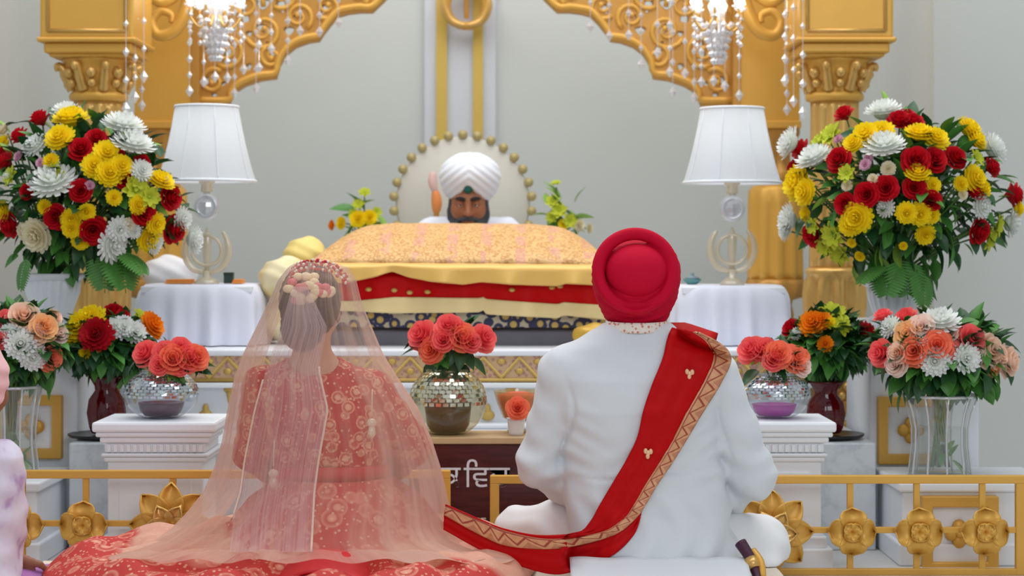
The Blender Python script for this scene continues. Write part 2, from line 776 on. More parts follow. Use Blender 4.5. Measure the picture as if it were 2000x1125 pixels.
def boxc(cx, cy, hx, hy, z0, z1):
    return MB().box(cx - hx, cx + hx, cy - hy, cy + hy, z0, z1)


for side, ccx in (('left', 193), ('right', 1630)):
    Y = 7.2
    x = X(ccx, Y)
    col = lathe_px([(50, 534), (50, 500), (49, 400), (48, 300), (47, 215), (47, 200)], ccx, Y, GOLD_LIGHT, 'column', palki, 64, (12, 0.16, 515, 215))
    lathe_px([(47, 200), (55, 197), (57, 190), (55, 184), (48, 180), (50, 172), (58, 158), (64, 142), (66, 128), (70, 122), (70, 117)], ccx, Y, GOLD, 'capital', col, 48)
    mb = MB()
    for k in range(8):      # curled leaves and rosettes round the capital
        a = 2 * pi * (k + 0.5) / 8
        d = Vector((cos(a), sin(a), 0))
        c0 = Vector((x, Y, 0))
        mb.tube(smoothpath([c0 + d * L(50, Y) + Vector((0, 0, Z(178, Y))), c0 + d * L(62, Y) + Vector((0, 0, Z(155, Y))), c0 + d * L(70, Y) + Vector((0, 0, Z(136, Y))), c0 + d * L(80, Y) + Vector((0, 0, Z(132, Y))), c0 + d * L(79, Y) + Vector((0, 0, Z(142, Y)))], 4), [0.022, 0.021, 0.02, 0.02, 0.02, 0.019, 0.018, 0.018, 0.017, 0.017, 0.016, 0.015, 0.014, 0.013, 0.012, 0.011, 0.01][:17], 8)
        a = 2 * pi * k / 8
        d = Vector((cos(a), sin(a), 0))
        mb.ball(c0 + d * L(66, Y) + Vector((0, 0, Z(146, Y))), 0.022, 8, 6)
        mb.ball(c0 + d * L(60, Y) + Vector((0, 0, Z(166, Y))), 0.018, 8, 6)
    mb.build('capital_leaf', GOLD_LIGHT, col)
    lathe_px([(52, 640), (66, 632), (66, 622), (60, 618), (62, 600), (63, 575), (60, 550), (54, 538), (58, 532), (56, 526), (50, 522)], ccx, Y, GOLD_LIGHT, 'base_bulb', col, 64, (10, 0.22, 612, 541))
    # square carved lower pier
    mb = boxc(x, Y, L(50, Y), L(50, Y), 0.353, Z(640, Y))
    mb.box(x - L(60, Y), x + L(60, Y), Y - L(60, Y), Y + L(60, Y), 0.353, 0.40)
    mb.box(x - L(58, Y), x + L(58, Y), Y - L(58, Y), Y + L(58, Y), Z(660, Y), Z(640, Y))
    pier = mb.build('carved_pier', GOLD_DEEP, palki, smooth=False, bevel=0.006)
    mb = MB()
    for i in range(5):
        for j in range(9):
            q = Vector((x + L(-36 + 18 * i + (9 if j % 2 else 0) - 4, Y), Y - L(50, Y) - 0.002, Z(680 + 18 * j, Y)))
            mb.ball(q, (0.017, 0.012, 0.017), 8, 5)
    mb.build('carving', GOLD_LIGHT, pier)
    # top block
    bx = X(ccx + (-3 if side == 'left' else 7), Y)
    mb = boxc(bx, Y, L(90, Y), L(90, Y), Z(86, Y), Z(-240, Y))
    blk = mb.build('top_block', GOLD, palki, smooth=False, bevel=0.012)
    mb = boxc(bx, Y, L(95, Y), L(95, Y), Z(92, Y), Z(82, Y))
    mb.box(bx - L(84, Y), bx + L(84, Y), Y - L(84, Y), Y + L(84, Y), Z(112, Y), Z(92, Y))
    mb.box(bx - L(76, Y), bx + L(76, Y), Y - L(76, Y), Y + L(76, Y), Z(119, Y), Z(110, Y))
    mb.build('moulding', GOLD, blk, smooth=False, bevel=0.008)
    mb = MB()      # raised border of the front panel
    fy = Y - L(90, Y)
    x0, x1 = bx - L(74, Y), bx + L(74, Y)
    for a, b in (((x0, Z(70, Y)), (x1, Z(70, Y))), ((x0, Z(70, Y)), (x0, Z(-230, Y))), ((x1, Z(70, Y)), (x1, Z(-230, Y)))):
        mb.tube([(a[0], fy, a[1]), (b[0], fy, b[1])], 0.008, 8)
    mb.build('panel_border', GOLD_LIGHT, blk)
    # rear column
    rcx = 312 if side == 'left' else 1514
    Y = 8.0
    rc = lathe_px([(40, 360), (52, 372), (54, 400), (54, 470), (55, 530), (55, 545)][::-1], rcx, Y, GOLD, 'rear_column', palki, 64, (10, 0.15, 548, 375))
    lathe_px([(36, 640), (36, 612), (32, 596), (34, 586), (54, 580), (60, 568), (60, 556), (55, 545)], rcx, Y, GOLD_DEEP, 'base_bell', rc, 48, (10, 0.12, 582, 550))
    lathe_px([(38, 362), (44, 350), (44, 335), (30, 322), (30, 300), (40, 280), (48, 262), (48, 250)], rcx, Y, GOLD_DEEP, 'rear_capital', rc, 48, (8, 0.2, 345, 270))
    boxc(X(rcx, Y), Y, L(38, Y), L(38, Y), 0.64, Z(640, Y)).build('rear_pier', GOLD_DEEP, rc, smooth=False, bevel=0.008)
    # flat side panel beside the arch
    px0, px1 = (262, 384) if side == 'left' else (1437, 1562)
    Y = 7.9
    sp = panel('side_panel', X(px0, Y), X(px1, Y), Y, Y + 0.07, Z(246, Y), Z(-240, Y), GOLD, palki, 0.004)
    panel('panel_foot', X(px0 - 2, Y), X(px1 + 2, Y), Y - 0.02, Y + 0.09, Z(251, Y), Z(236, Y), GOLD, sp, 0.005)
    ex = (374, 389) if side == 'left' else (1431, 1446)
    panel('panel_edge', X(ex[0], Y), X(ex[1], Y), Y - 0.01, Y + 0.12, Z(210, Y), Z(-240, Y), GOLD_DEEP, sp, 0.003)
    # curled bracket between block and panel
    Y = 7.6
    s = 1 if side == 'left' else -1
    bc = 330 if side == 'left' else 1492
    br = smoothpath([P(bc + s * a, b, Y) for a, b in ((52, -60), (44, -20), (30, 28), (8, 62), (-22, 68), (-34, 42), (-18, 22), (4, 28), (6, 44))], 6)
    MB().tube(br, [0.034 - 0.02 * i / len(br) for i in range(len(br))], 10).build('scroll_bracket', GOLD, palki)
    br = smoothpath([P(bc + s * a, b, Y) for a, b in ((-40, -50), (-36, -10), (-12, 6), (14, -8), (12, -30), (-4, -34))], 6)
    MB().tube(br, [0.026 - 0.014 * i / len(br) for i in range(len(br))], 10).build('scroll_bracket', GOLD, palki)

# ---- pierced arch
Y = 8.0
half = [(0, -95), (40, -75), (70, -45), (100, -40), (135, -25), (158, 2), (181, 24), (205, 24), (228, 27), (246, 32), (262, 48), (276, 66), (285, 80),
        (305, 83), (330, 92), (350, 108), (363, 130), (369, 153), (398, 157), (430, 168), (446, 178), (456, 192), (462, 206), (523, 206)]
outl = [(d, y) for d, y in half] + [(523, -240)]
full = [(-d, y) for d, y in outl[::-1]] + outl[1:]
polys = [[(X(CEN + d, Y), Z(y, Y)) for d, y in full]]


def leafshape(cx, cy, rx, ry, rot, kind):
    out = []
    for k in range(18):
        a = 2 * pi * k / 18
        x, y = rx * cos(a), ry * sin(a)
        if kind == 'drop':
            x *= 1 - 0.45 * sin(a)
        if kind == 'bean':
            y += 0.6 * ry * (x / rx) ** 2 - 0.3 * ry
        out.append((cx + x * cos(rot) - y * sin(rot), cy + x * sin(rot) + y * cos(rot)))
    return out


holes = [(393, 10, 14, 12, 0, 'drop'), (357, 14, 9, 15, 0.3, 'drop'), (323, 32, 13, 6, 0.2, 'bean'), (273, 20, 9, 11, -0.6, 'drop'), (248, 4, 8, 9, 0, 'drop'),
         (428, 36, 9, 15, 0.2, 'bean'), (392, 58, 18, 8, -0.5, 'bean'), (342, 62, 11, 10, 0, 'drop'), (376, 100, 8, 17, 0.5, 'bean'), (461, 106, 9, 22, 0, 'bean'),
         (420, 68, 7, 7, 0, 'drop'), (480, 135, 10, 6, 0.7, 'bean'), (500, 100, 7, 11, -0.2, 'drop'), (502, 160, 7, 11, -0.5, 'drop'), (470, 165, 8, 5, 0.5, 'drop'),
         (420, 132, 7, 8, 0.2, 'drop'), (488, 188, 7, 7, 0, 'drop'), (495, 55, 9, 16, 0.1, 'bean'), (460, 45, 7, 10, 0, 'drop'),
         (470, -5, 14, 12, 0.3, 'bean'), (425, -12, 10, 12, 0, 'drop'), (318, -10, 12, 9, 0, 'drop'), (280, -20, 9, 9, 0, 'drop'), (210, -10, 10, 9, 0, 'drop'), (180, -30, 9, 10, 0, 'drop'),
         (240, -50, 12, 12, 0, 'drop'), (340, -55, 14, 12, 0, 'drop'), (400, -60, 14, 12, 0, 'drop'), (460, -70, 12, 12, 0, 'drop'), (130, -70, 10, 10, 0, 'drop')]
for hx, hy, rx, ry, ro, kd in holes:
    for s in (-1, 1):
        q = leafshape(hx, hy, rx, ry, ro, kd)
        q = [(X(CEN + s * d, Y), Z(y, Y)) for d, y in q]
        polys.append(q if s > 0 else q[::-1])
me = curve_plate('arch_panel', polys, 0.05, GOLD_DEEP, None, 0.004)
me.transform(Matrix.Translation((0, Y, 0)))
arch = link('arch_panel', me, palki)
rim = [P(CEN + d, y, Y) + Vector((0, -0.03, 0)) for d, y in [(-a, b) for a, b in half[::-1]] + half[1:]]
MB().tube(smoothpath([p + Vector((0, 0, 0.022)) for p in rim], 3), 0.016, 8).build('arch_rim', GOLD, arch)
mb = MB()
for s in (-1, 1):
    for cx, cy, r0, turns, a0 in ((392, 62, 36, 1.6, 0.4), (323, 34, 28, 1.5, 2.2), (462, 100, 34, 1.7, 1.0), (425, 10, 34, 1.6, 3.0), (268, 14, 26, 1.5, 0.8), (490, 160, 26, 1.5, 4.0),
                                  (495, 40, 30, 1.5, 5.0), (355, -10, 30, 1.5, 1.0), (300, -35, 28, 1.4, 2.0), (376, 112, 22, 1.4, 5.2), (205, -10, 22, 1.4, 2.0)):
        pts = []
        for i in range(26):
            f = i / 25
            a = a0 + turns * 2 * pi * f
            r = r0 * (1 - 0.85 * f)
            pts.append(P(CEN + s * (cx + r * cos(a)), cy + r * sin(a), Y) + Vector((0, -0.03, 0)))
        mb.tube(pts, [0.0125 - 0.006 * i / 25 for i in range(26)], 6)
        mb.ball(pts[-1], 0.014, 8, 6)
mb.build('scroll_relief', GOLD, arch)['kind'] = 'stuff'
panel('top_beam', X(262, 7.9), X(1562, 7.9), 7.85, 8.1, Z(-300, 8), Z(-235, 8), GOLD, palki, 0.01)
for s in (262, 1562):      # side beams back to front keep the blocks and panels joined
    panel('side_beam', X(s, 7.9) - 0.06, X(s, 7.9) + 0.06, 7.2, 8.0, Z(-300, 8), Z(-240, 8), GOLD, palki, 0.01)

# ---- crystal strands and chandeliers
def strand(px, y0, y1, Y, step, big=0.013, jit=0.0):
    mb = MB()
    top = P(px, y0, Y)
    bot = P(px, y1, Y)
    mb.tube([top, bot], 0.0012, 4)
    n = max(2, int((y1 - y0) / step))
    for i in range(n + 1):
        p = top.lerp(bot, i / n)
        r = big * (1.25 if i == n else R.uniform(0.75, 1.05))
        q = [p + Vector(v) for v in ((r, 0, 0), (0, r, 0), (-r, 0, 0), (0, -r, 0), (0, 0, r * 1.5), (0, 0, -r * 1.5))]
        mb.add(q, [(0, 1, 4), (1, 2, 4), (2, 3, 4), (3, 0, 4), (1, 0, 5), (2, 1, 5), (3, 2, 5), (0, 3, 5)])
    return mb.build('crystal_strand', CRYSTAL, None, smooth=False)


ORD = 'first second third fourth fifth sixth seventh eighth ninth tenth eleventh twelfth thirteenth fourteenth fifteenth sixteenth seventeenth'.split()
SPOTS = sorted([(246, 212, 7.0), (264, 190, 7.1), (281, 150, 7.05), (277, 206, 7.3), (370, 178, 7.5), (398, 160, 7.6), (420, 150, 7.55), (444, 152, 7.6), (476, 135, 7.7), (506, 132, 7.65),
                (530, 95, 7.7), (562, 118, 7.8), (586, 60, 7.75), (624, 62, 7.8), (661, 44, 7.85), (458, 182, 7.8), (500, 172, 7.82)])
for side, name in ((0, 'left'), (1, 'right')):
    for i, (px, y1, Y) in enumerate(SPOTS):
        p = px if side == 0 else 2 * 907 - px
        o = strand(p, -230, y1 + (8 if side else 0), Y, R.choice((30, 36, 42, 54)), 0.0135)
        tag(o, '%s crystal bead strand counting inward from the %s front column' % (ORD[i], name), 'crystal strand', 'crystal strands on the %s' % name)


def chandelier(px, py, Y, label):
    c = P(px, py, Y)
    t = thing('chandelier', label, 'chandelier', c)
    MB().tube([c + Vector((0, 0, 0.7)), c + Vector((0, 0, 0.06))], 0.008, 8).build('hanging_rod', GOLD, t)
    MB().lathe([(0.005, -0.14), (0.03, -0.11), (0.045, -0.05), (0.025, 0.0), (0.04, 0.05), (0.015, 0.1)], c, 20).build('body', CRYSTAL, t)
    for k in range(6):
        a = 2 * pi * k / 6 + 0.3
        d = Vector((cos(a), sin(a), 0))
        arm = smoothpath([c + d * 0.02, c + d * 0.06 + Vector((0, 0, -0.05)), c + d * 0.1 + Vector((0, 0, -0.01)), c + d * 0.1 + Vector((0, 0, 0.03))], 5)
        ar = MB().tube(arm, 0.006, 6).build('arm', GOLD_LIGHT, t)
        e = arm[-1]
        MB().lathe([(0.008, 0), (0.024, 0.008), (0.026, 0.014)], e, 12).build('cup', CRYSTAL, ar)
        MB().lathe([(0.008, 0.012), (0.017, 0.03), (0.013, 0.055), (0.001, 0.08)], e, 10).build('bulb', emit_mat('bulb_glow', (255, 252, 246), 12), ar)
        mb = MB()
        for i in range(4):
            p = e + Vector((0, 0, -0.03 - 0.034 * i))
            r = 0.013 - 0.001 * i
            q = [p + Vector(v) for v in ((r, 0, 0), (0, r, 0), (-r, 0, 0), (0, -r, 0), (0, 0, r * 1.4), (0, 0, -r * 1.4))]
            mb.add(q, [(0, 1, 4), (1, 2, 4), (2, 3, 4), (3, 0, 4), (1, 0, 5), (2, 1, 5), (3, 2, 5), (0, 3, 5)])
        mb.build('crystal_drop', CRYSTAL, t, smooth=False)
    mb = MB()
    for k in range(10):
        a = 2 * pi * k / 10
        for i in range(6):
            p = c + Vector((cos(a) * (0.06 - 0.008 * i), sin(a) * (0.06 - 0.008 * i), -0.03 - 0.028 * i))
            r = 0.012
            q = [p + Vector(v) for v in ((r, 0, 0), (0, r, 0), (-r, 0, 0), (0, -r, 0), (0, 0, r * 1.3), (0, 0, -r * 1.3))]
            mb.add(q, [(0, 1, 4), (1, 2, 4), (2, 3, 4), (3, 0, 4), (1, 0, 5), (2, 1, 5), (3, 2, 5), (0, 3, 5)])
    mb.build('crystal_basket', CRYSTAL, t, smooth=False)
    return t


chandelier(421, 30, 7.35, 'small lit crystal chandelier hanging before the left half of the arch')
chandelier(1402, 36, 7.35, 'small lit crystal chandelier hanging before the right half of the arch')

# ================================================================== DAIS AND ITS CLOTHS
Y = 6.55
dx0, dx1 = X(232, Y), X(1584, Y)
dais = thing('altar_dais', 'long white altar dais with a gold zigzag brocade band along its front', 'dais', (X(CEN, Y), 7.5, 0.353))
zt = Z(683, Y)
panel('body', dx0, dx1, Y + 0.02, 8.7, 0.353, zt - 0.02, MARBLE, dais, 0.004)
panel('top_slab', dx0 - 0.02, dx1 + 0.02, Y - 0.015, 8.72, zt - 0.022, zt, WHITE_PAINT, dais, 0.006)
panel('ledge', dx0 - 0.01, dx1 + 0.01, Y - 0.02, Y + 0.03, Z(757, Y), Z(747, Y), WHITE_PAINT, dais, 0.005)
panel('foot_moulding', dx0 - 0.01, dx1 + 0.01, Y - 0.05, Y + 0.03, 0.353, Z(826, Y), WHITE_PAINT, dais, 0.006)
BRO = NT('brocade_pink_gold')
uvv = BRO.uv()
BRO.col(BRO.mix(BRO.math('GREATER_THAN', BRO.voro(60).outputs['Distance'], 0.42), lin((178, 136, 128)), lin((206, 172, 132))))
BRO.b.inputs['Roughness'].default_value = 0.6
band = panel('brocade_band', dx0, dx1, Y - 0.004, Y + 0.02, Z(745, Y), Z(688, Y), BRO.m, dais)
GT = mat('gold_braid', (206, 172, 92), 0.45, 0.3, 0.1, 60)
mb = MB()
n = 38
zz = [P(232 + 1352 * i / n, 738 if i % 2 else 698, Y) + Vector((0, -0.007, 0)) for i in range(n + 1)]
mb.tube(zz, 0.009, 6, flat=0.5)
for yy in (691, 742):
    mb.tube([P(232, yy, Y) + Vector((0, -0.006, 0)), P(1584, yy, Y) + Vector((0, -0.006, 0))], 0.007, 6)
for i in range(n):
    p = P(232 + 1352 * (i + 0.0) / n, 725 if i % 2 == 0 else 706, Y) + Vector((0, -0.006, 0))
    mb.ball(p, (0.016, 0.005, 0.011), 8, 5)
mb.build('gold_zigzag', GT, band)
for i in range(15):
    px = 262 + i * 92
    st_ = MB().ball(P(px, 762, Y) + Vector((0, 0.018, 0)), (0.02, 0.008, 0.012), 10, 6)
    st_.tube([P(px, 765, Y) + Vector((0, 0.018, 0)), P(px, 790, Y) + Vector((0, 0.018, 0))], [0.012, 0.002], 6)
    st_.build('gold_stud', GT, dais)
    MB().ball(P(px + 46, 812, Y) + Vector((0, 0.018, 0)), (0.026, 0.01, 0.02), 10, 6).ball(P(px + 46, 800, Y) + Vector((0, 0.016, 0)), (0.012, 0.008, 0.02), 8, 5).build('gold_motif', GT, dais)

# ---- scripture bed and its cloths


def cloth_front(name, px0, px1, Yf, top, bot, wave, material, label, thick=0.006, back=0.5, waves=5.0, ph=0.0, rise=None, nu=110):
    """cloth that lies back from a front edge and hangs down; top(px), bot(px) give rows"""
    def fn(u, v):
        px = px0 + (px1 - px0) * u
        fold = sin(u * waves * 2 * pi + ph) * 0.7 + 0.3 * sin(u * waves * 4.3 * pi + ph * 2)
        if v < 0.45:
            f = 1 - v / 0.45
            y = Yf + 0.03 + back * f
            zz = Z(top(px), Yf) + (rise(u, f) if rise else 0)
            return (X(px, Yf), y, zz)
        f = (v - 0.45) / 0.55
        r = 0.03
        y = Yf + r * max(0, 1 - f * 5) - wave * fold * f
        return (X(px, Yf), y, Z(top(px) + (bot(px) - top(px)) * f, Yf))
    o = MB().grid(fn, nu, 26).build(name, material, None)
    solid(o, thick, 0)
    return tag(o, label, 'cloth')


def hem(rows):
    return lambda px: interp(rows, px)[0]


t = thing('scripture_bed', 'low cloth-covered bed for the scripture on the altar dais', 'bed', (X(CEN, 7.2), 7.2, zt))
FR = mat('bed_frame_dark', (70, 66, 74), 0.6)
panel('bed_frame', X(640, 6.9), X(1176, 6.9), 6.95, 7.23, zt + 0.06, Z(600, 6.95), FR, t, 0.01)
for a in (650, 1166):
    for b in (6.99, 7.19):
        boxc(X(a, 6.95), b, 0.025, 0.025, zt, zt + 0.07).build('leg', GOLD_DEEP, t, smooth=False, bevel=0.004)
# grey sheet
GREY = mat('sheet_grey', (128, 126, 134), 0.85, 0, 0.1, 5)
cloth_front('bed_sheet', 596, 1206, 6.84, hem([(590, 640), (1210, 640)]), hem([(590, 676), (1210, 676)]), 0.012, GREY, 'grey sheet hanging under the scripture cloths to the dais top', 0.006, 0.03, 6, 1)
# dark patterned cloth
t_ = NT('cloth_blue_gold')
vo = t_.voro(26)
t_.col(t_.ramp(vo.outputs['Distance'], [(0.0, (206, 176, 96)), (0.26, (190, 160, 96)), (0.34, (52, 54, 84)), (0.55, (60, 60, 88)), (0.62, (196, 186, 158))], 'CONSTANT'))
t_.b.inputs['Roughness'].default_value = 0.7
cloth_front('fringe_cloth', 604, 1200, 6.80, hem([(590, 598), (1210, 602)]), hem([(590, 636), (760, 640), (1000, 640), (1210, 640)]), 0.010, t_.m, 'dark blue patterned fringe cloth just under the red and cream cloth', 0.006, 0.05, 7, 0.4)
CREAM = mat('satin_cream', (238, 216, 156), 0.42, 0, 0.06, 6, 0, 60, 0.2)
RED = mat('satin_red', (200, 0, 4), 0.5, 0, 0.08, 6, 0, 60, 0, 0.15)
# red cloth with cream border
hm = hem([(590, 606), (690, 608), (770, 612), (936, 610), (944, 606), (950, 614), (1090, 622), (1100, 616), (1210, 628)])
seam = hem([(590, 586), (690, 588), (770, 580), (936, 582), (944, 580), (950, 584), (1090, 594), (1100, 590), (1210, 598)])
rc_ = cloth_front('red_cloth', 612, 1192, 6.755, hem([(590, 526), (1210, 530)]), lambda px: seam(px) + 1, 0.014, RED, 'red satin cloth hanging in front of the altar under the gold border', 0.006, 0.06, 4.5, 0.8)


def strip_on(name, px0, px1, Yf, a, b, wave, waves, ph, material, parent, f0=0.6):
    def fn(u, v):
        px = px0 + (px1 - px0) * u
        fold = sin(u * waves * 2 * pi + ph) * 0.7 + 0.3 * sin(u * waves * 4.3 * pi + ph * 2)
        f = f0 + (1.15 - f0) * v
        return (X(px, Yf), Yf - 0.004 - wave * fold * f, Z(a(px) + (b(px) - a(px)) * v, Yf))
    o = MB().grid(fn, 110, 8).build(name, material, parent)
    return solid(o, 0.007, 0)


strip_on('cream_border', 612, 1192, 6.755, seam, hm, 0.014, 4.5, 0.8, CREAM, rc_, 0.95)
mb = MB()
for px in (770, 800, 835, 1000, 1078, 1094, 720):
    mb.ball(P(px, 560 + R.uniform(-3, 12), 6.742), (0.012, 0.006, 0.008), 8, 5)
mb.build('sequin', GT, rc_)['kind'] = 'stuff'
# patterned dome cloth with gold border
t_ = NT('rumala_brocade')
u_ = t_.n('ShaderNodeSeparateXYZ')
t_.l(t_.obj(), u_.inputs[0])
vo = t_.voro(46)
base = t_.ramp(vo.outputs['Distance'], [(0.0, (200, 146, 76)), (0.22, (230, 190, 130)), (0.36, (218, 168, 98)), (0.5, (184, 126, 70)), (0.62, (222, 178, 114))])
stripe = t_.math('SINE', t_.math('MULTIPLY', u_.outputs[0], 2 * pi / 0.126))
pk = t_.math('MULTIPLY', t_.math('GREATER_THAN', stripe, 0.55), t_.math('GREATER_THAN', t_.noise(16, 2), 0.47))
t_.col(t_.mix(t_.math('MULTIPLY', pk, 0.5), base, lin((210, 146, 140))))
t_.b.inputs['Roughness'].default_value = 0.55
RUM = t_.m


def rise(u, f):
    e = max(0.0, 1 - abs(2 * u - 1) ** 7)
    return 0.150 * sin(min(1, f * 1.25) * pi / 2) ** 0.8 * (0.1 + 0.9 * e) ** 0.8 - 0.10 * max(0, f - 0.8) / 0.2


gb_top = hem([(590, 514), (1210, 518)])
gb_bot = hem([(590, 556), (640, 556), (700, 548), (735, 540), (766, 530), (800, 542), (840, 550), (904, 556), (940, 551), (1000, 556), (1090, 559), (1105, 554), (1210, 560)])
px0, px1, Yf = 602, 1196, 6.70


def dome(u, v):
    px = px0 + (px1 - px0) * u
    f = 1 - v
    w_ = 1 - 0.12 * f ** 1.2
    x = X(899 + (px - 899) * w_, Yf)
    y = Yf + 0.03 + 0.62 * f
    return (x, y, Z(gb_top(px), Yf) + rise(u, f) + 0.004 * sin(u * 60) * (1 - f))


dm = MB().grid(dome, 90, 24).build('patterned_cloth', RUM, None)
solid(dm, 0.01, 0)
tag(dm, 'domed gold and pink patterned cloth covering the scripture, with hanging gold border', 'cloth')
GB = mat('satin_gold', (234, 188, 98), 0.4, 0.1, 0.05, 8, 0, 60, 0.2)


def gborder(u, v):
    px = px0 + (px1 - px0) * u
    fold = sin(u * 4.5 * 2 * pi + 2.0) * 0.7 + 0.3 * sin(u * 19 * pi)
    return (X(px, Yf), Yf + 0.03 * max(0, 1 - v * 5) - 0.016 * fold * v, Z(gb_top(px) + (gb_bot(px) - gb_top(px)) * v, Yf))


solid(MB().grid(gborder, 110, 12).build('gold_border', GB, dm), 0.008, 0)
# scripture under the dome
t = thing('scripture_volume', 'large closed scripture volume hidden under the patterned cloth', 'book', (X(899, 7.2), 7.15, Z(560, 7.0)))
panel('pages', X(760, 7.1), X(1040, 7.1), 6.98, 7.22, Z(600, 6.95), Z(520, 6.9), mat('paper', (235, 228, 210), 0.8), t, 0.01)

# cream bolsters left and right of the cloth
t_ = NT('cushion_cream')
t_.col(t_.ramp(t_.noise(9, 3), [(0.35, (226, 206, 140)), (0.6, (238, 226, 186))]))
t_.b.inputs['Roughness'].default_value = 0.6
CUSH = t_.m


def cushion(name, c, r, label, material, puff=0.05, cat='cushion', rotz=0.0):
    f = Field((c[0] - r[0] - .06, c[1] - r[1] - .06, c[2] - r[2] - .06), (c[0] + r[0] + .06, c[1] + r[1] + .06, c[2] + r[2] + .06), 0.008)
    f.ell(c, r, 0.01)
    f.ripple(lambda x, y, z: 0.006 * np.sin((x * 55 + z * 40)) * np.sin(z * 60 + y * 30))
    me = f.mesh(name, material)
    return tag(link(name, me), label, cat)


cushion('bolster', (X(562, 6.95), 6.97, zt + 0.083), (0.105, 0.13, 0.085), 'lower cream cushion on the dais top beside the left lamp table', CUSH)
cushion('bolster', (X(1240, 6.95), 6.97, zt + 0.083), (0.085, 0.13, 0.085), 'lower cream cushion on the dais top beside the right lamp table', CUSH)
cushion('bolster', P(560, 545, 6.95), (0.105, 0.12, 0.085), 'crumpled cream cushion at the left end of the scripture cloth', CUSH)
cushion('bolster', P(596, 500, 7.2), (0.085, 0.11, 0.075), 'yellow cream cushion behind the left end of the patterned cloth', mat('cushion_yellow', (236, 212, 128), 0.6, 0, 0.1, 9))
cushion('bolster', P(1240, 552, 6.95), (0.07, 0.12, 0.09), 'cream cushion at the right end of the scripture cloth', CUSH)
cushion('bolster', P(1160, 655, 6.66), (0.085, 0.055, 0.042), 'small gold cushion on the dais edge beside the white shoulder of the groom', mat('cushion_gold', (206, 166, 66), 0.45, 0.15, 0.1, 9))

# ================================================================== PLINTHS, PEDESTALS, CABINETS
def gold_frame(cx, cz, h, yf, parent, name='gold_frame', bw=0.034):
    mb = MB()
    vs, fs = [], []
    for y in (yf - 0.03, yf + 0.004):
        for r in (h + bw / 2, h - bw / 2):
            vs += [(cx - r, y, cz - r), (cx + r, y, cz - r), (cx + r, y, cz + r), (cx - r, y, cz + r)]
    for k in range(4):
        q = (k + 1) % 4
        fs += [(k, q, 4 + q, 4 + k), (8 + k, 12 + k, 12 + q, 8 + q), (k, 8 + k, 8 + q, q), (4 + k, 4 + q, 12 + q, 12 + k)]
    mb.add(vs, fs)
    fr = mb.build(name, GOLD, parent, smooth=False, bevel=0.004)
    mb = MB()
    for k in range(4):
        a = k * pi / 2
        mb.ball((cx + 0.024 * cos(a), yf - 0.008, cz + 0.024 * sin(a)), (0.022, 0.014, 0.022), 10, 6)
    mb.ball((cx, yf - 0.014, cz), 0.013, 8, 6)
    mb.build('rosette', GOLD, fr)
    return fr


def plinth(name, x0, x1, y0, y1, h, label, frame=None):
    t = thing(name, label, 'plinth', ((x0 + x1) / 2, (y0 + y1) / 2, 0))
    panel('body', x0, x1, y0, y1, 0, h - 0.03, WHITE_PAINT, t, 0.005)
    panel('top_slab', x0 - 0.012, x1 + 0.012, y0 - 0.012, y1 + 0.012, h - 0.03, h, WHITE_PAINT, t, 0.006)
    panel('base', x0 - 0.012, x1 + 0.012, y0 - 0.012, y1 + 0.012, 0, 0.07, WHITE_PAINT, t, 0.006)
    if frame:
        gold_frame(frame[0], frame[1], frame[2], y0, t)
    return t


PZ = Z(629, 6.3)
plinth('flower_plinth', X(-62, 6.25), -1.472, 6.25, 6.68, PZ, 'tall white plinth with a gold square frame under the left fluted urn', (X(62, 6.25), Z(833, 6.25), L(52, 6.25)))
plinth('flower_plinth', 1.212, X(1912, 6.25), 6.25, 6.68, PZ, 'tall white plinth with a gold square frame under the right fluted urn', (X(1778, 6.25), Z(840, 6.25), L(56, 6.25)))
LZ = Z(931, 5.9)
plinth('low_cabinet', X(1762, 5.76), X(2060, 5.76), 5.76, 6.15, LZ, 'low white cabinet with a gold square frame behind the right railing', (X(1872, 5.76), Z(1042, 5.76), L(64, 5.76)))
plinth('low_cabinet', X(-190, 5.76), X(72, 5.76), 5.76, 6.15, LZ, 'low white cabinet under the clear vase at the far left', None)


def pedestal(cx, label):
    Y = 5.82
    x = X(cx, Y)
    t = thing('pedestal', label, 'pedestal', (x, Y, 0))
    k = lambda p: L(p, Y)
    bz = lambda p: Z(p, Y - 0.17)

    def sq(name, hw, y0, y1, parent, bev=0.006):
        return boxc(x, Y, k(hw), k(hw) * 0.8, bz(y1), bz(y0)).build(name, WHITE_PAINT, parent, smooth=False, bevel=bev)
    sq('shaft', 92, 905, 1055, t)
    cp = sq('capital', 118, 826, 846, t, 0.008)
    sq('moulding', 112, 846, 856, cp)
    sq('moulding', 105, 856, 868, cp)
    sq('moulding', 97, 868, 888, cp)
    sq('moulding', 103, 888, 896, cp)
    sq('moulding', 98, 896, 906, cp)
    mb = MB()
    n = 15
    for i in range(n):
        px = x + k(-94 + 188 * (i + 0.5) / n)
        mb.box(px - k(4), px + k(4), Y - k(97) * 0.8 - 0.008, Y - k(97) * 0.8 + 0.01, bz(886), bz(871))
    o = mb.build('dentil_row', WHITE_PAINT, cp, smooth=False, bevel=0.002)
    o['kind'] = 'stuff'
    bs = sq('base', 112, 1075, 1140, t)
    sq('moulding', 102, 1052, 1076, bs)
    for b in bs.children:
        pass
    # recessed front panel
    f = panel('front_panel', x - k(70), x + k(70), Y - k(92) * 0.8 - 0.006, Y - k(92) * 0.8 + 0.005, bz(1040), bz(925), WHITE_PAINT, t, 0.004)
    return t, bz(826)


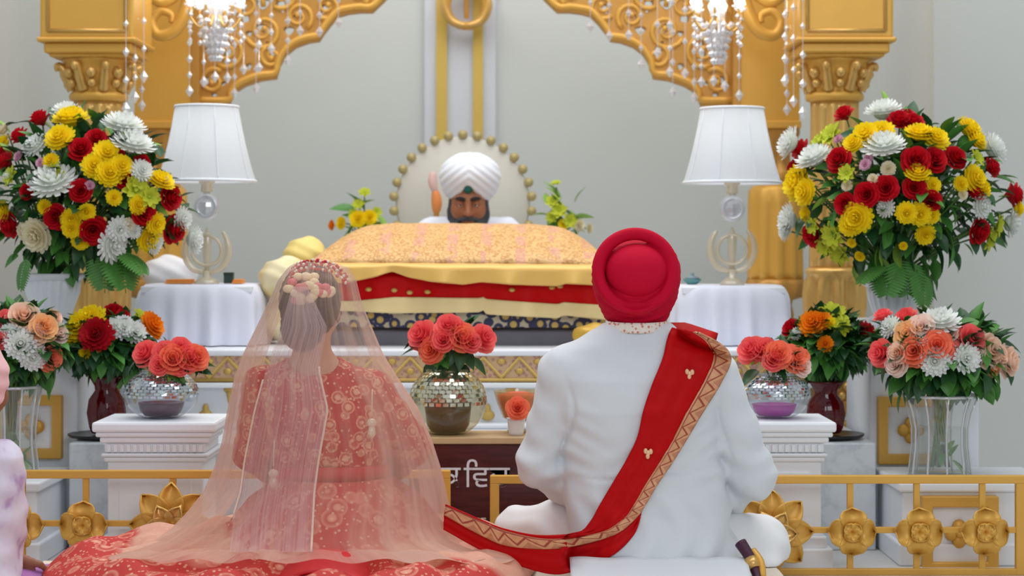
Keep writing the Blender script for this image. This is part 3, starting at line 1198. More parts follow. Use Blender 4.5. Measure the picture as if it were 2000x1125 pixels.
pedL, PTOP = pedestal(318, 'white moulded pedestal under the silver mirror bowl on the left')
pedR, PTOP = pedestal(1500, 'white moulded pedestal under the silver mirror bowl at the right shoulder')
for o in list(pedL.children) + list(pedR.children):      # bases stand on the floor
    if o.name.startswith('base'):
        zs = [v.co.z for v in o.data.vertices]
        lo = min(zs)
        for v in o.data.vertices:
            if v.co.z < lo + 0.02:
                v.co.z -= lo
# ---- offering box in the middle
WOOD = NT('maroon_lacquered_wood')
sp_ = WOOD.n('ShaderNodeMapping')
WOOD.l(WOOD.obj(), sp_.inputs[0])
sp_.inputs['Scale'].default_value = (3, 3, 22)
WOOD.col(WOOD.ramp(WOOD.noise(3, 4, sp_.outputs[0]), [(0.3, (64, 22, 26)), (0.7, (92, 36, 38))]))
WOOD.b.inputs['Roughness'].default_value = 0.22
Y = 5.84
t = thing('offering_box', 'maroon lacquered offering box with white lettering between bride and groom', 'box', (X(958, Y), 5.94, 0))
bt = Z(853, Y)
panel('body', X(800, Y), X(1116, Y), Y, 6.04, 0.02, bt - 0.022, WOOD.m, t, 0.004)
panel('top_board', X(788, Y), X(1128, Y), Y - 0.015, 6.045, bt - 0.022, bt, mat('pale_oak', (206, 176, 132), 0.5, 0, 0.1, 20), t, 0.004)
panel('plinth_board', X(796, Y), X(1120, Y), Y - 0.01, 6.04, 0, 0.04, WOOD.m, t, 0.004)
LETTER = mat('letter_white', (236, 232, 238), 0.5)
me = text_mesh('lettering', '\u0a15', 0.098, 0.002, LETTER)
o = link('lettering', me, t, (X(862, Y), Y - 0.003, Z(951, Y)))
o['label'] = 'white painted letters'
me = text_mesh('lettering', '\u0a3f\u0a35\u0a1a', 0.098, 0.002, LETTER)
link('lettering', me, t, (X(906, Y), Y - 0.003, Z(951, Y)))
me = text_mesh('lettering', 'FF', 0.045, 0.002, mat('letter_cream', (214, 196, 178), 0.5))
link('lettering', me, t, (X(924, Y), Y - 0.003, Z(1030, Y)))

# ================================================================== RAILING
PET = {}


def petal_mesh(name, Lg, W, cup, m, tip=0.0, nu=5, nv=8):
    """petal along +x with its hollow facing -y"""
    def fn(u, v):
        s = (u - 0.5) * 2
        wv = W * (sin(pi * (0.14 + 0.86 * v) ** 1.7) ** 0.5 if tip == 0 else sin(pi * (0.1 + 0.9 * v) ** 1.15) ** 0.8)
        x = Lg * v
        y = -cup * sin(pi * v * 0.95) - cup * 0.9 * s * s * (0.3 + 0.7 * v) + 0.25 * cup * v
        return (x, y, wv * s)
    mb = MB().grid(fn, nu, nv)
    return mb.mesh(name, m)


ROS_OUT = petal_mesh('petal', 0.072, 0.041, 0.034, GOLD)
ROS_IN = petal_mesh('inner_petal', 0.034, 0.020, 0.016, GOLD)
LOT_OUT = petal_mesh('petal', 0.128, 0.042, 0.026, GOLD, 0.4)
LOT_IN = petal_mesh('inner_petal', 0.082, 0.030, 0.024, GOLD_LIGHT, 0.4)


def add_petals(me, n, c, a0, parent, tilt=0.0, scale=1.0, name='petal', dz=0.0):
    for k in range(n):
        a = a0 + 2 * pi * k / n
        o = link(name, me, parent)
        M = Matrix.Translation(Vector(c)) @ Matrix.Rotation(-a, 4, 'Y') @ Matrix.Rotation(tilt, 4, 'Z') @ Matrix.Scale(scale, 4)
        o.matrix_basis = M
        solid(o, 0.004, 0)


def rosette(px, py, Y, parent):
    c = P(px, py, Y)
    r = MB().ball(c + Vector((0, -0.005, 0)), (0.022, 0.02, 0.022), 12, 8).build('rosette', GOLD_DEEP, parent)
    add_petals(ROS_OUT, 4, c + Vector((0, -0.012, 0)), pi / 2, r)
    add_petals(ROS_IN, 4, c + Vector((0, -0.034, 0)), pi / 4, r, -0.25, 1.0, 'inner_petal')
    return r


def lotus(px, py, Y, parent):
    c = P(px, py, Y)
    r = MB().ball(c + Vector((0, -0.012, 0)), (0.03, 0.028, 0.03), 12, 8).build('lotus_flower', GOLD_DEEP, parent)
    add_petals(LOT_OUT, 8, c + Vector((0, -0.012, 0)), pi / 2, r)
    add_petals(LOT_IN, 6, c + Vector((0, -0.036, 0)), pi / 3, r, -0.35, 1.0, 'inner_petal')
    return r


def railing(px0, px1, y_top, y_mid, ros, lot, posts, label, rise=0.0):
    Y = 5.6
    t = thing('altar_railing', label, 'railing', (X((px0 + px1) / 2, Y), Y, 0))
    hw = L(8, Y)
    zt_ = Z(y_top, Y)
    panel('top_rail', X(px0, Y), X(px1, Y), Y - hw, Y + hw, zt_ - 2 * hw, zt_, GOLD, t, 0.003)
    zm = Z(y_mid, Y)
    panel('middle_rail', X(px0, Y), X(px1, Y), Y - 0.007, Y + 0.007, zm - 0.009, zm + 0.009, GOLD, t, 0.002)
    panel('bottom_rail', X(px0, Y), X(px1, Y), Y - 0.01, Y + 0.01, 0.0, 0.02, GOLD, t, 0.002)
    for p in posts:
        panel('post', X(p - 9, Y), X(p + 9, Y), Y - hw + 0.0012, Y + hw - 0.0012, 0, zt_ - 2 * hw + 0.001, GOLD, t, 0.003)
    for p in ros + lot:
        panel('bar', X(p - 6, Y), X(p + 6, Y), Y - 0.008, Y + 0.008, 0, zt_ - 2 * hw, GOLD, t, 0.002)
    for p in ros:
        rosette(p, y_mid, Y, t)
    for p in lot:
        lotus(p, y_mid, Y, t)
    return t


railing(-120, 880, 918, 1022, [-80, 44, 168, 520, 645, 770], [338], [871, -112], 'golden railing with cast flowers on the left, ending behind the bride')
railing(957, 2001, 928, 1035, [1100, 1225, 1350, 1660, 1790, 1918], [1504], [966, 1992], 'golden railing with cast flowers on the right, behind the groom')

# ================================================================== SIDE TABLES AND LAMPS
CLOTHW = mat('cloth_white', (226, 229, 243), 0.8, 0, 0.03, 5, 0, 60, 0.2)


def draped_table(px0, px1, ytop, ybot, label, labelc):
    Y = 6.9
    t = thing('side_table', label, 'table', (X((px0 + px1) / 2, Y), Y, zt))
    x0, x1 = X(px0, 6.75), X(px1, 6.75)
    topz = Z(ytop, 6.75)
    panel('tabletop', x0 + 0.04, x1 - 0.04, 6.76, 7.1, topz - 0.03, topz - 0.006, WHITE_PAINT, t, 0.004)
    for a in (x0 + 0.07, x1 - 0.07):
        for b in (6.8, 7.06):
            boxc(a, b, 0.016, 0.016, zt, topz - 0.03).build('leg', WHITE_PAINT, t, smooth=False, bevel=0.003)
    cx, cy = (x0 + x1) / 2, 6.93
    hx, hy = (x1 - x0) / 2 - 0.01, 0.19
    botz = max(zt + 0.004, Z(ybot, 6.75))

    def fn(u, v):
        a = 2 * pi * u
        e = (abs(cos(a)) ** 5 + abs(sin(a)) ** 5) ** (-1 / 5)
        dx, dy = cos(a) * e, sin(a) * e
        if v < 0.4:
            f = v / 0.4
            return (cx + dx * (hx - 0.04) * f, cy + dy * (hy - 0.03) * f, topz)
        f = (v - 0.4) / 0.6
        g = 1 - (1 - min(1, f * 3.5)) ** 2
        fl = 0.016 * f * (sin(a * 13) + 0.6 * sin(a * 23 + 1))
        return (cx + dx * (hx - 0.04 + 0.04 * g + fl), cy + dy * (hy - 0.03 + 0.03 * g + fl), topz - 0.035 * (1 - cos(min(1, f * 3) * pi / 2)) - (topz - botz - 0.035) * max(0, (f - 0.05) / 0.95))
    o = MB().grid(fn, 200, 26).build('tablecloth', CLOTHW, None, merge=True)
    tag(o, labelc, 'tablecloth')
    return topz


tzL = draped_table(252, 512, 556, 690, 'small side table under the lavender white cloth at the left lamp', 'lavender white tablecloth draped over the left lamp table')
tzR = draped_table(1312, 1556, 558, 700, 'small side table under the lavender white cloth at the right lamp', 'lavender white tablecloth draped over the right lamp table')
SHADE = NT('lampshade_fabric')
SHADE.col(lin((226, 232, 238)))
SHADE.b.inputs['Roughness'].default_value = 0.8
tr = SHADE.n('ShaderNodeBsdfTranslucent')
tr.inputs[0].default_value = lin((236, 240, 244))
mx = SHADE.n('ShaderNodeMixShader')
mx.inputs[0].default_value = 0.45
SHADE.l(SHADE.b.outputs[0], mx.inputs[1])
SHADE.l(tr.outputs[0], mx.inputs[2])
SHADE.l(mx.outputs[0], SHADE.out.inputs[0])
SHADE = SHADE.m
CHAMP = glass_mat('champagne_glass', (0.97, 0.94, 0.86), 0.2, 0.45, (236, 224, 196), 0.1)


def lamp(cx, ytop, ybot, tz, label, khanda_y, power):
    Y = 6.86
    x = X(cx, Y)
    t = thing('table_lamp', label, 'lamp', (x, Y, tz))
    k = lambda p: L(p, Y)
    z = lambda p: Z(p, Y)
    prof = [(94 - 0, ybot), (93, ybot - 9), (86, ybot - 34), (77, ybot - 75), (69, ybot - 110), (62, ytop)]
    mb = MB()
    seg = 48

    def fn(u, v):
        a = 2 * pi * u
        r = interp([(0, 95), (.06, 92), (.25, 84), (.5, 75), (.75, 67.5), (1, 61)], v)[0]
        r *= 1 - 0.02 * abs(sin(a * 4)) ** 0.5 + 0.01
        return (x + k(r) * cos(a), Y + k(r) * sin(a), z(ybot) + (z(ytop) - z(ybot)) * v)
    sh = MB().grid(fn, 96, 16).build('shade', SHADE, t, merge=True)
    mb = MB()
    for rr, yy in ((95, ybot), (61, ytop)):
        mb.tube([(x + k(rr) * cos(a), Y + k(rr) * sin(a), z(yy)) for a in [2 * pi * i / 40 for i in range(40)]], 0.006, 6, closed=True)
    for i in range(8):
        a = 2 * pi * i / 8 + pi / 8
        mb.tube([(x + k(r) * cos(a), Y + k(r) * sin(a), z(ybot) + (z(ytop) - z(ybot)) * v) for v, r in ((0, 95), (.06, 92.6), (.25, 84.6), (.5, 75.6), (.75, 68), (1, 61.4))], 0.0022, 5)
    mb.build('shade_trim', WHITE_PAINT, sh)
    MB().lathe([(0.012, z(ybot + 22)), (0.022, z(ybot + 20)), (0.02, z(ybot + 6)), (0.03, z(ybot + 2)), (0.01, z(ybot - 30))], (x, Y, 0), 20).build('socket', CHAMP, t)
    MB().lathe([(0.008, z(ybot - 30)), (0.03, z(ybot - 48)), (0.034, z(ybot - 70)), (0.015, z(ybot - 92)), (0.002, z(ybot - 96))], (x, Y, 0), 16).build('bulb', emit_mat('lamp_bulb', (255, 250, 242), 1.0), t)
    d = bpy.data.lights.new('lamp_light', 'POINT')
    d.energy = power
    d.shadow_soft_size = 0.035
    d.color = (1, 0.97, 0.93)
    lo = bpy.data.objects.new('lamp_light', d)
    COL.objects.link(lo)
    lo.location = (x, Y, z(ybot - 95))
    # crystal stem
    MB().lathe([(0.01, z(ybot + 64)), (0.02, z(ybot + 62)), (0.013, z(ybot + 55)), (0.01, z(ybot + 34)), (0.02, z(ybot + 28)), (0.012, z(ybot + 22))], (x, Y, 0), 16).build('stem', CRYSTAL, t)
    kk = Vector((x, Y, z(ybot + 50)))
    MB().ball(kk, (k(21), k(14), k(22)), 12, 8).build('crystal_ball', CRYSTAL, t, smooth=False)
    MB().tube([kk + Vector((k(19) * cos(a), -0.012, k(20) * sin(a))) for a in [2 * pi * i / 24 for i in range(24)]], k(6), 8, closed=True).build('crystal_ring', CRYSTAL, t)
    # emblem of ring, sword and curved blades
    kc = Vector((x, Y, z(khanda_y)))
    R0 = k(29)
    MB().tube([kc + Vector((R0 * cos(a), 0, R0 * sin(a))) for a in [2 * pi * i / 32 for i in range(32)]], k(4), 8, closed=True).build('emblem_ring', CHAMP, t)
    MB().tube([kc + Vector((0, 0, -k(40))), kc + Vector((0, 0, -k(14))), kc + Vector((0, 0, k(24))), kc + Vector((0, 0, k(46)))], [k(5), k(7), k(9), k(1)], 8, flat=0.5).build('emblem_sword', CHAMP, t)
    for s in (-1, 1):
        pts = smoothpath([kc + Vector((s * k(a), -0.006, k(b))) for a, b in ((4, -42), (28, -34), (42, -8), (40, 20), (30, 38))], 5)
        MB().tube(pts, [k(2.5 + 4.5 * sin(pi * min(1, 0.1 + i / len(pts) * 0.9))) for i in range(len(pts))], 8, flat=0.6).build('emblem_blade', CHAMP, t)
    zb = z(khanda_y + 38)
    MB().lathe([(k(24), tz), (k(24), tz + 0.008), (k(16), tz + 0.02), (k(8), tz + 0.5 * (zb - tz)), (k(9), zb)], (x, Y, 0), 24).build('foot', CHAMP, t)
    return t


lamp(404, 209, 354, tzL, 'white bell shade table lamp with crystal stem on the left draped table', 490, 0.35)
lamp(1430, 213, 357, tzR, 'white bell shade table lamp with crystal stem on the right draped table', 488, 0.35)

# small things on and behind the lamp tables
Yt = 6.88
c = P(447, 556, Yt)
t = thing('bottle_box', 'small dark green box standing on the left lamp table', 'box', (c.x, Yt, tzL))
boxc(c.x, Yt, L(9, Yt), L(9, Yt), tzL + 0.002, Z(534, Yt)).build('carton', mat('carton_green', (36, 58, 52), 0.5), t, smooth=False, bevel=0.003)
boxc(c.x, Yt, L(9.4, Yt), L(9.4, Yt), Z(538, Yt), Z(532, Yt)).build('lid', mat('carton_lid', (26, 44, 40), 0.5), t, smooth=False, bevel=0.002)
ORG = mat('orange_cloth', (236, 150, 70), 0.7, 0, 0.08, 20)
for px0, px1, lab in ((326, 378, 'folded orange cloth lying left of the lamp foot on the left table'), (456, 476, 'folded orange cloth lying right of the green box on the left table')):
    t = thing('folded_cloth', lab, 'cloth', (X((px0 + px1) / 2, Yt), Yt, tzL))
    for i in range(3):
        panel('fold', X(px0 + i, Yt), X(px1 - i, Yt), Yt - 0.05 + 0.004 * i, Yt + 0.05, tzL + 0.002 + 0.0055 * i, tzL + 0.0068 + 0.0055 * i, ORG, t, 0.002)
cushion('cushion', P(330, 536, 7.26), (0.11, 0.1, 0.075), 'white puffed cushion behind the left lamp table', mat('cushion_white', (232, 232, 236), 0.8, 0, 0.04, 6))
TEAL = mat('teal_glaze', (92, 150, 150), 0.35, 0, 0.1, 9)
c = P(1352, 556, 6.9)
t = thing('small_dish', 'small teal dish at the left end of the right lamp table', 'dish', (c.x, 6.9, tzR))
MB().lathe([(0.018, tzR + 0.002), (0.03, tzR + 0.012), (0.036, tzR + 0.022), (0.03, tzR + 0.02), (0.004, tzR + 0.01)], (c.x, 6.9, 0), 20).build('bowl', TEAL, t)
MB().lathe([(0.03, tzR + 0.022), (0.02, tzR + 0.03), (0.006, tzR + 0.034), (0.008, tzR + 0.042), (0.001, tzR + 0.046)], (c.x, 6.9, 0), 20).build('lid', mat('grey_glaze', (120, 140, 150), 0.4), t)

# ================================================================== VASES AND BOWLS


def urn(cx, rim_hw, ytop, foot_hw, ybase, label):
    Y = 6.42
    x = X(cx, Y)
    k = lambda p: L(p, Y)
    zb = PZ
    zt2 = Z(ytop, Y)
    h = zt2 - zb
    t = thing('flower_urn', label, 'urn', (x, Y, zb))
    MB().lathe([(k(foot_hw), zb), (k(foot_hw), zb + 0.012), (k(foot_hw * 0.8), zb + 0.02), (k(foot_hw * 0.86), zb + h * 0.2), (k(rim_hw * 0.82), zb + h * 0.6), (k(rim_hw * 0.86), zb + h * 0.86), (k(rim_hw * 0.84), zt2 - 0.02), (k(rim_hw * 0.7), zt2 - 0.025)],
               (x, Y, 0), 96, (20, 0.09, zb + h * 0.15, zb + h * 0.88)).build('body', WHITE_PAINT, t)
    MB().lathe([(k(rim_hw * 0.84), zt2 - 0.024), (k(rim_hw), zt2 - 0.014), (k(rim_hw), zt2), (k(rim_hw * 0.9), zt2), (k(rim_hw * 0.86), zt2 - 0.012)], (x, Y, 0), 48).build('rim', WHITE_PAINT, t)
    return t


urn(103, 64, 534, 46, 628, 'white fluted urn holding the large bouquet on the left plinth')
urn(1742, 58, 548, 44, 628, 'white fluted urn holding the large bouquet on the right plinth')

RUBY = glass_mat('ruby_glass', (0.5, 0.03, 0.05), 0.08, 0.55, (100, 8, 22), 0.05)


def ruby_vase(cx, ytop, ybase, label, tlabel):
    Y = 6.2
    zb = 0.353
    x = X(cx, Y)
    k = lambda p: L(p, Y)
    o = tag(MB().lathe([(k(76), zb + 0.006), (k(80), zb + 0.012), (k(80), zb + 0.017), (k(70), zb + 0.013), (k(5), zb + 0.011)][::1], (x + (0.01 if cx < 900 else -0.01), Y, 0), 48, sy=0.9).build('black_tray', BLACK), tlabel, 'tray')
    zb += 0.0185
    t = thing('ruby_vase', label, 'vase', (x, Y, zb))
    h = Z(ytop, Y) - zb
    MB().lathe([(k(28), zb), (k(31), zb + 0.01), (k(33), zb + h * 0.1), (k(38), zb + h * 0.36), (k(34), zb + h * 0.6), (k(22), zb + h * 0.76), (k(23), zb + h * 0.84), (k(33), zb + h)], (x, Y, 0), 48, (12, 0.05, zb + h * 0.05, zb + h * 0.7), cap=False).build('body', RUBY, t)
    MB().lathe([(k(28), zb), (k(28), zb + 0.012), (k(4), zb + 0.014)], (x, Y, 0), 32).build('base', RUBY, t)
    MB().tube([(x + k(33) * cos(a), Y + k(33) * sin(a), zb + h) for a in [2 * pi * i / 36 for i in range(36)]], 0.004, 6, closed=True).build('lip', RUBY, t)
    return x, Y, zb + h


RVL = ruby_vase(208, 736, 857, 'dark red glass vase on the black tray left of the silver bowl', 'round black tray under the left dark red vase')
RVR = ruby_vase(1613, 746, 862, 'dark red glass vase on the black tray at the right', 'round black tray under the right dark red vase')

MIR = mat('mirror_tile', (214, 222, 226), 0.12, 0.95, 0.1, 90)


def mirror_bowl(cx, cy, r, Y, zb, label, tint, inner, tilecol, pot_top):
    x = X(cx, Y)
    R0 = L(r, Y)
    hh = Z(cy - r * 0.78, Y) - zb
    t = thing('mirror_bowl', label, 'bowl', (x, Y, zb))

    def prof(f):      # f 0..1 bottom to top
        a = -1.15 + f * 2.15
        return R0 * cos(a), zb + hh * (sin(a) - sin(-1.15)) / (sin(1.0) - sin(-1.15))
    MB().lathe([(R0 * 0.2, zb)] + [prof(i / 22) for i in range(23)], (x, Y, 0), 48, cap=False).build('glass_body', tint, t)
    MB().tube([(x + prof(1)[0] * cos(a), Y + prof(1)[0] * sin(a), prof(1)[1]) for a in [2 * pi * i / 40 for i in range(40)]], 0.006, 6, closed=True).build('rim', tint, t)
    mb = MB()
    for j in range(9):
        f0, f1 = 0.5 + 0.055 * j, 0.5 + 0.055 * j + 0.043
        n = 34
        for i in range(n):
            a0 = 2 * pi * (i + (0.5 if j % 2 else 0)) / n
            a1 = a0 + 2 * pi / n * 0.74
            vs = []
            for f, a in ((f0, a0), (f0, a1), (f1, a1), (f1, a0)):
                rr, z = prof(min(1, f))
                rr *= 1.012 + 0.012 * R.random()
                vs.append((x + rr * cos(a), Y + rr * sin(a), z))
            mb.add(vs, [(0, 1, 2, 3)])
    o = mb.build('mirror_mosaic', tilecol, t, smooth=False)
    o['kind'] = 'stuff'
    pr = R0 * 0.62
    pz = zb + hh * pot_top
    MB().lathe([(pr * 0.72, zb + 0.008), (pr * 0.9, zb + hh * 0.15), (pr, pz), (pr * 0.9, pz), (pr * 0.1, pz - 0.01)], (x, Y, 0), 32).build('inner_pot', inner, t)
    return x, Y, prof(1)[1]


T_SIL = glass_mat('silvered_glass', (0.92, 0.95, 0.98), 0.05, 0.03, (200, 208, 214), 0.05)
T_GLD = glass_mat('gilded_glass', (0.95, 0.92, 0.78), 0.05, 0.10, (216, 204, 150), 0.05)
BL = mirror_bowl(315, 783, 72, 5.82, PTOP, 'silver mirror mosaic bowl with coral roses on the left pedestal', T_SIL, mat('dark_plum', (74, 24, 50), 0.35), MIR, 0.34)
BR = mirror_bowl(1512, 786, 70, 5.82, PTOP, 'silver mirror mosaic bowl with purple filling on the right pedestal', T_SIL, mat('bright_purple', (176, 40, 152), 0.4, 0, 0.2, 60), MIR, 0.32)
BC = mirror_bowl(875, 782, 75, 5.93, bt, 'gold tinted mirror mosaic bowl on top of the offering box', T_GLD, mat('dark_maroon', (58, 20, 20), 0.3), mat('mirror_tile_warm', (222, 222, 200), 0.14, 0.95, 0.1, 90), 0.5)
# amber glass and white cup on the box
Y = 5.98
x = X(1012, Y)
t = thing('amber_glass', 'amber glass cup with coral petals beside the groom on the offering box', 'glass', (x, Y, bt))
h0 = bt
AMB = glass_mat('amber_glass', (0.9, 0.8, 0.56), 0.1, 0.3, (206, 184, 120), 0.06)
MB().lathe([(L(20, Y), h0), (L(22, Y), h0 + 0.006), (L(6, Y), h0 + 0.012), (L(6, Y), Z(826, Y)), (L(30, Y), Z(815, Y)), (L(42, Y), Z(785, Y)), (L(48, Y), Z(763, Y))], (x, Y, 0), 36, cap=False).build('cup', AMB, t)
MB().lathe([(L(28, Y), Z(815, Y)), (L(38, Y), Z(790, Y)), (L(43, Y), Z(772, Y)), (L(20, Y), Z(766, Y)), (0.002, Z(764, Y))], (x, Y, 0), 24).build('petal_filling', petal_mat('coral_filling', (236, 120, 96)), t)
Y = 5.885
x = X(1008, Y)
t = thing('white_cup', 'small white cup with one coral rose in front of the amber glass', 'cup', (x, Y, bt))
MB().lathe([(L(13, Y), bt), (L(15, Y), bt + 0.01), (L(17, Y), Z(822, Y)), (L(19, Y), Z(816, Y)), (L(15, Y), Z(818, Y)), (0.003, Z(830, Y))], (x, Y, 0), 28).build('body', WHITE_PAINT, t)
CUP = (x, Y, Z(818, Y))


def clear_vase(cx, prof, Y, zb, label):
    x = X(cx, Y)
    k = lambda p: L(p, Y)
    t = thing('clear_vase', label, 'vase', (x, Y, zb))
    pr = [(k(r), max(zb, Z(y, Y))) for r, y in prof]
    pr[0] = (pr[0][0], zb)
    MB().lathe(pr, (x, Y, 0), 60, (10, 0.06, zb + 0.02, pr[-1][1] - 0.01), cap=False).build('glass_body', GLASS, t)
    MB().lathe([(pr[0][0], zb), (pr[0][0], zb + 0.012), (0.004, zb + 0.014)], (x, Y, 0), 40).build('glass_foot', GLASS, t)
    MB().tube([(x + pr[-1][0] * cos(a) * (1 - 0.06 * (0.5 + 0.5 * cos(10 * a)) ** 1.5), Y + pr[-1][0] * sin(a) * (1 - 0.06 * (0.5 + 0.5 * cos(10 * a)) ** 1.5), pr[-1][1]) for a in [2 * pi * i / 60 for i in range(60)]], 0.005, 6, closed=True).build('lip', CRYSTAL, t)
    mb = MB()
    for i in range(10):
        a = 2 * pi * (i + 0.5) / 10
        mb.tube([(x + r * 1.0 * cos(a), Y + r * 1.0 * sin(a), z) for r, z in pr], 0.0035, 5)
    mb.build('glass_ridge', CRYSTAL, t)
    inner = [(r * 0.92, z) for r, z in pr if z < zb + (pr[-1][1] - zb) * 0.62]
    inner[0] = (inner[0][0], zb + 0.015)
    MB().lathe(inner, (x, Y, 0), 40).build('water', WATER, t)
    return (x, Y, zb, pr[-1][1])


VR = clear_vase(1836, [(60, 928), (58, 905), (54, 870), (54, 835), (60, 805), (72, 772)], 5.92, LZ, 'tall clear glass vase with peach roses on the right low cabinet')
VL = clear_vase(22, [(52, 928), (50, 905), (46, 870), (46, 835), (50, 800), (58, 755)], 5.92, LZ, 'tall clear glass vase with peach roses on the far left')

# ================================================================== FLOWERS
def rose_mesh(name, m):
    mb = MB()

    def pet(a0, r0, r1, z0, z1, wd, flare):
        def fn(u, v):
            s = (u - 0.5) * 2
            a = a0 + s * wd * (0.75 + 0.25 * v)
            r = r0 + (r1 - r0) * v ** 0.7 + flare * max(0, v - 0.7) * 2
            r *= 1 - 0.10 * s * s
            z = z0 + (z1 - z0) * v - 0.12 * s * s * v - flare * 1.2 * max(0, v - 0.7)
            return (r * cos(a), r * sin(a), z)
        mb.grid(fn, 4, 4)
    for n, r0, r1, z0, z1, wd, fl in ((3, .02, .2, -.2, .72, 1.1, 0), (4, .08, .38, -.3, .70, .95, .03), (5, .14, .6, -.42, .60, .8, .10), (6, .2, .82, -.5, .40, .66, .2), (5, .25, .95, -.55, .05, .7, .28)):
        for k in range(n):
            pet(2 * pi * k / n + n * 0.7, r0, r1, z0, z1, wd, fl)
    mb.lathe([(0.04, -0.75), (0.22, -0.6), (0.3, -0.45), (0.2, -0.3)], (0, 0, 0), 8)
    return mb.mesh(name, m)


def mum_mesh(name, m, tiers=6, w=0.13, flat=1.0, curl=0.1):
    mb = MB()
    rr = random.Random(3)
    for t_ in range(tiers):
        el = 0.02 + (pi / 2 * 0.92) * t_ / (tiers - 1)
        n = max(4, int(17 * cos(el * 0.92)))
        for k in range(n):
            a = 2 * pi * (k + 0.5 * (t_ % 2)) / n + rr.uniform(-.05, .05)
            ln = 1.0 - 0.12 * t_ / tiers + rr.uniform(-.06, .06)
            d = Vector((cos(a) * cos(el), sin(a) * cos(el), sin(el)))
            sd = Vector((-sin(a), cos(a), 0))
            up = d.cross(sd)
            pts = []
            for q, ww, c_ in ((0.15, 0.5, 0), (0.6, 1.0, 0.05), (0.92, 0.85, curl), (1.02, 0.2, curl * 1.7)):
                ctr = d * ln * q - up * -c_ * ln
                pts += [ctr - sd * w * ww + up * 0.02, ctr + sd * w * ww + up * 0.02]
            mb.add([(p.x, p.y, p.z * flat) for p in pts], [(0, 1, 3, 2), (2, 3, 5, 4), (4, 5, 7, 6)])
    mb.ball((0, 0, 0.0), (0.5, 0.5, 0.4 * flat), 10, 6)
    return mb.mesh(name, m)


def star_mesh(name, m, n=6):
    mb = MB()
    for ring in range(2):
        for k in range(n):
            a = 2 * pi * (k + 0.5 * ring) / n

            def fn(u, v):
                s = (u - 0.5) * 2
                r = v * (1 - 0.2 * ring)
                wd = 0.26 * sin(pi * min(1, v * 0.9 + 0.06)) ** 0.7
                z = 0.55 * v * (1 - 0.5 * v) * (1 + 0.5 * ring) + 0.12 * s * s
                x, y = r, wd * s
                return (x * cos(a) - y * sin(a), x * sin(a) + y * cos(a), z)
            mb.grid(fn, 2, 5)
    mb.ball((0, 0, 0.15), 0.14, 8, 5)
    return mb.mesh(name, m)


def leaf_mesh(name, m, W=0.22, bend=0.3, nv=6):
    def fn(u, v):
        s = (u - 0.5) * 2
        wd = W * sin(pi * (0.04 + 0.96 * v) ** 0.8) ** 0.85
        return (wd * s, v, -bend * v * v + 0.35 * abs(s) * wd)
    return MB().grid(fn, 4, nv).mesh(name, m)


def fern_mesh(name, m, n=11):
    mb = MB()
    for i in range(n):
        v = 0.15 + 0.8 * i / n
        for sd in (-1, 1):
            ln = 0.42 * sin(pi * (0.25 + 0.72 * v)) + 0.08

            def fn(u, w_):
                s = (u - 0.5) * 2
                x = sd * ln * w_
                y = v + 0.32 * ln * w_ + s * 0.045 * sin(pi * (0.1 + 0.88 * w_)) ** 0.6
                return (x, y, -0.3 * y * y - 0.2 * x * x + 0.02 * abs(s))
            mb.grid(fn, 2, 4)
    mb.tube([(0, v / 8, -0.3 * (v / 8) ** 2) for v in range(9)], 0.012, 5)
    return mb.mesh(name, m)


PM = petal_mat
ROSE = {k: rose_mesh(k, PM(k + '_petal', c, c2)) for k, c, c2 in (
    ('red_rose', (216, 20, 38), (164, 6, 22)), ('coral_rose', (255, 128, 120), (246, 84, 112)), ('orange_rose', (255, 142, 108), (252, 140, 104)),
    ('peach_rose', (255, 226, 206), (250, 200, 166)), ('blush_rose', (255, 234, 224), (252, 216, 200)), ('apricot_rose', (255, 206, 150), (250, 184, 124)))}
MUM = {k: mum_mesh(k, PM(k + '_petal', c, c2), *a) for k, c, c2, a in (
    ('yellow_chrysanthemum', (255, 232, 36), (250, 214, 12), (6, 0.17, 1.0)), ('white_chrysanthemum', (244, 246, 246), (226, 232, 214), (6, 0.12, 0.95)),
    ('cream_carnation', (246, 238, 212), (238, 226, 180), (6, 0.2, 0.9)), ('pink_flower', (226, 178, 200), (214, 150, 180), (4, 0.2, 0.9)),
    ('orange_chrysanthemum', (250, 152, 24), (236, 116, 12), (6, 0.17, 1.0)), ('crimson_chrysanthemum', (190, 18, 34), (140, 8, 20), (6, 0.16, 0.95)))}
LILY = star_mesh('green_lily', PM('green_lily_petal', (206, 212, 62), (180, 196, 46)))
LEAFS = [leaf_mesh('leaf', LEAF_D, 0.28, 0.35), leaf_mesh('leaf', LEAF_M, 0.26, 0.25), leaf_mesh('leaf', LEAF_L, 0.2, 0.3), leaf_mesh('leaf', LEAF_M, 0.34, 0.2)]
FERN = fern_mesh('fern_frond', LEAF_M)
KIND = {'r': ('red_rose', ROSE['red_rose']), 'c': ('coral_rose', ROSE['coral_rose']), 'o': ('orange_rose', ROSE['orange_rose']), 'p': ('peach_rose', ROSE['peach_rose']),
        'b': ('blush_rose', ROSE['blush_rose']), 'a': ('apricot_rose', ROSE['apricot_rose']), 'y': ('yellow_chrysanthemum', MUM['yellow_chrysanthemum']),
        'w': ('white_chrysanthemum', MUM['white_chrysanthemum']), 'k': ('cream_carnation', MUM['cream_carnation']), 'i': ('pink_flower', MUM['pink_flower']),
        'm': ('orange_chrysanthemum', MUM['orange_chrysanthemum']), 'd': ('crimson_chrysanthemum', MUM['crimson_chrysanthemum']), 'g': ('green_lily', LILY)}


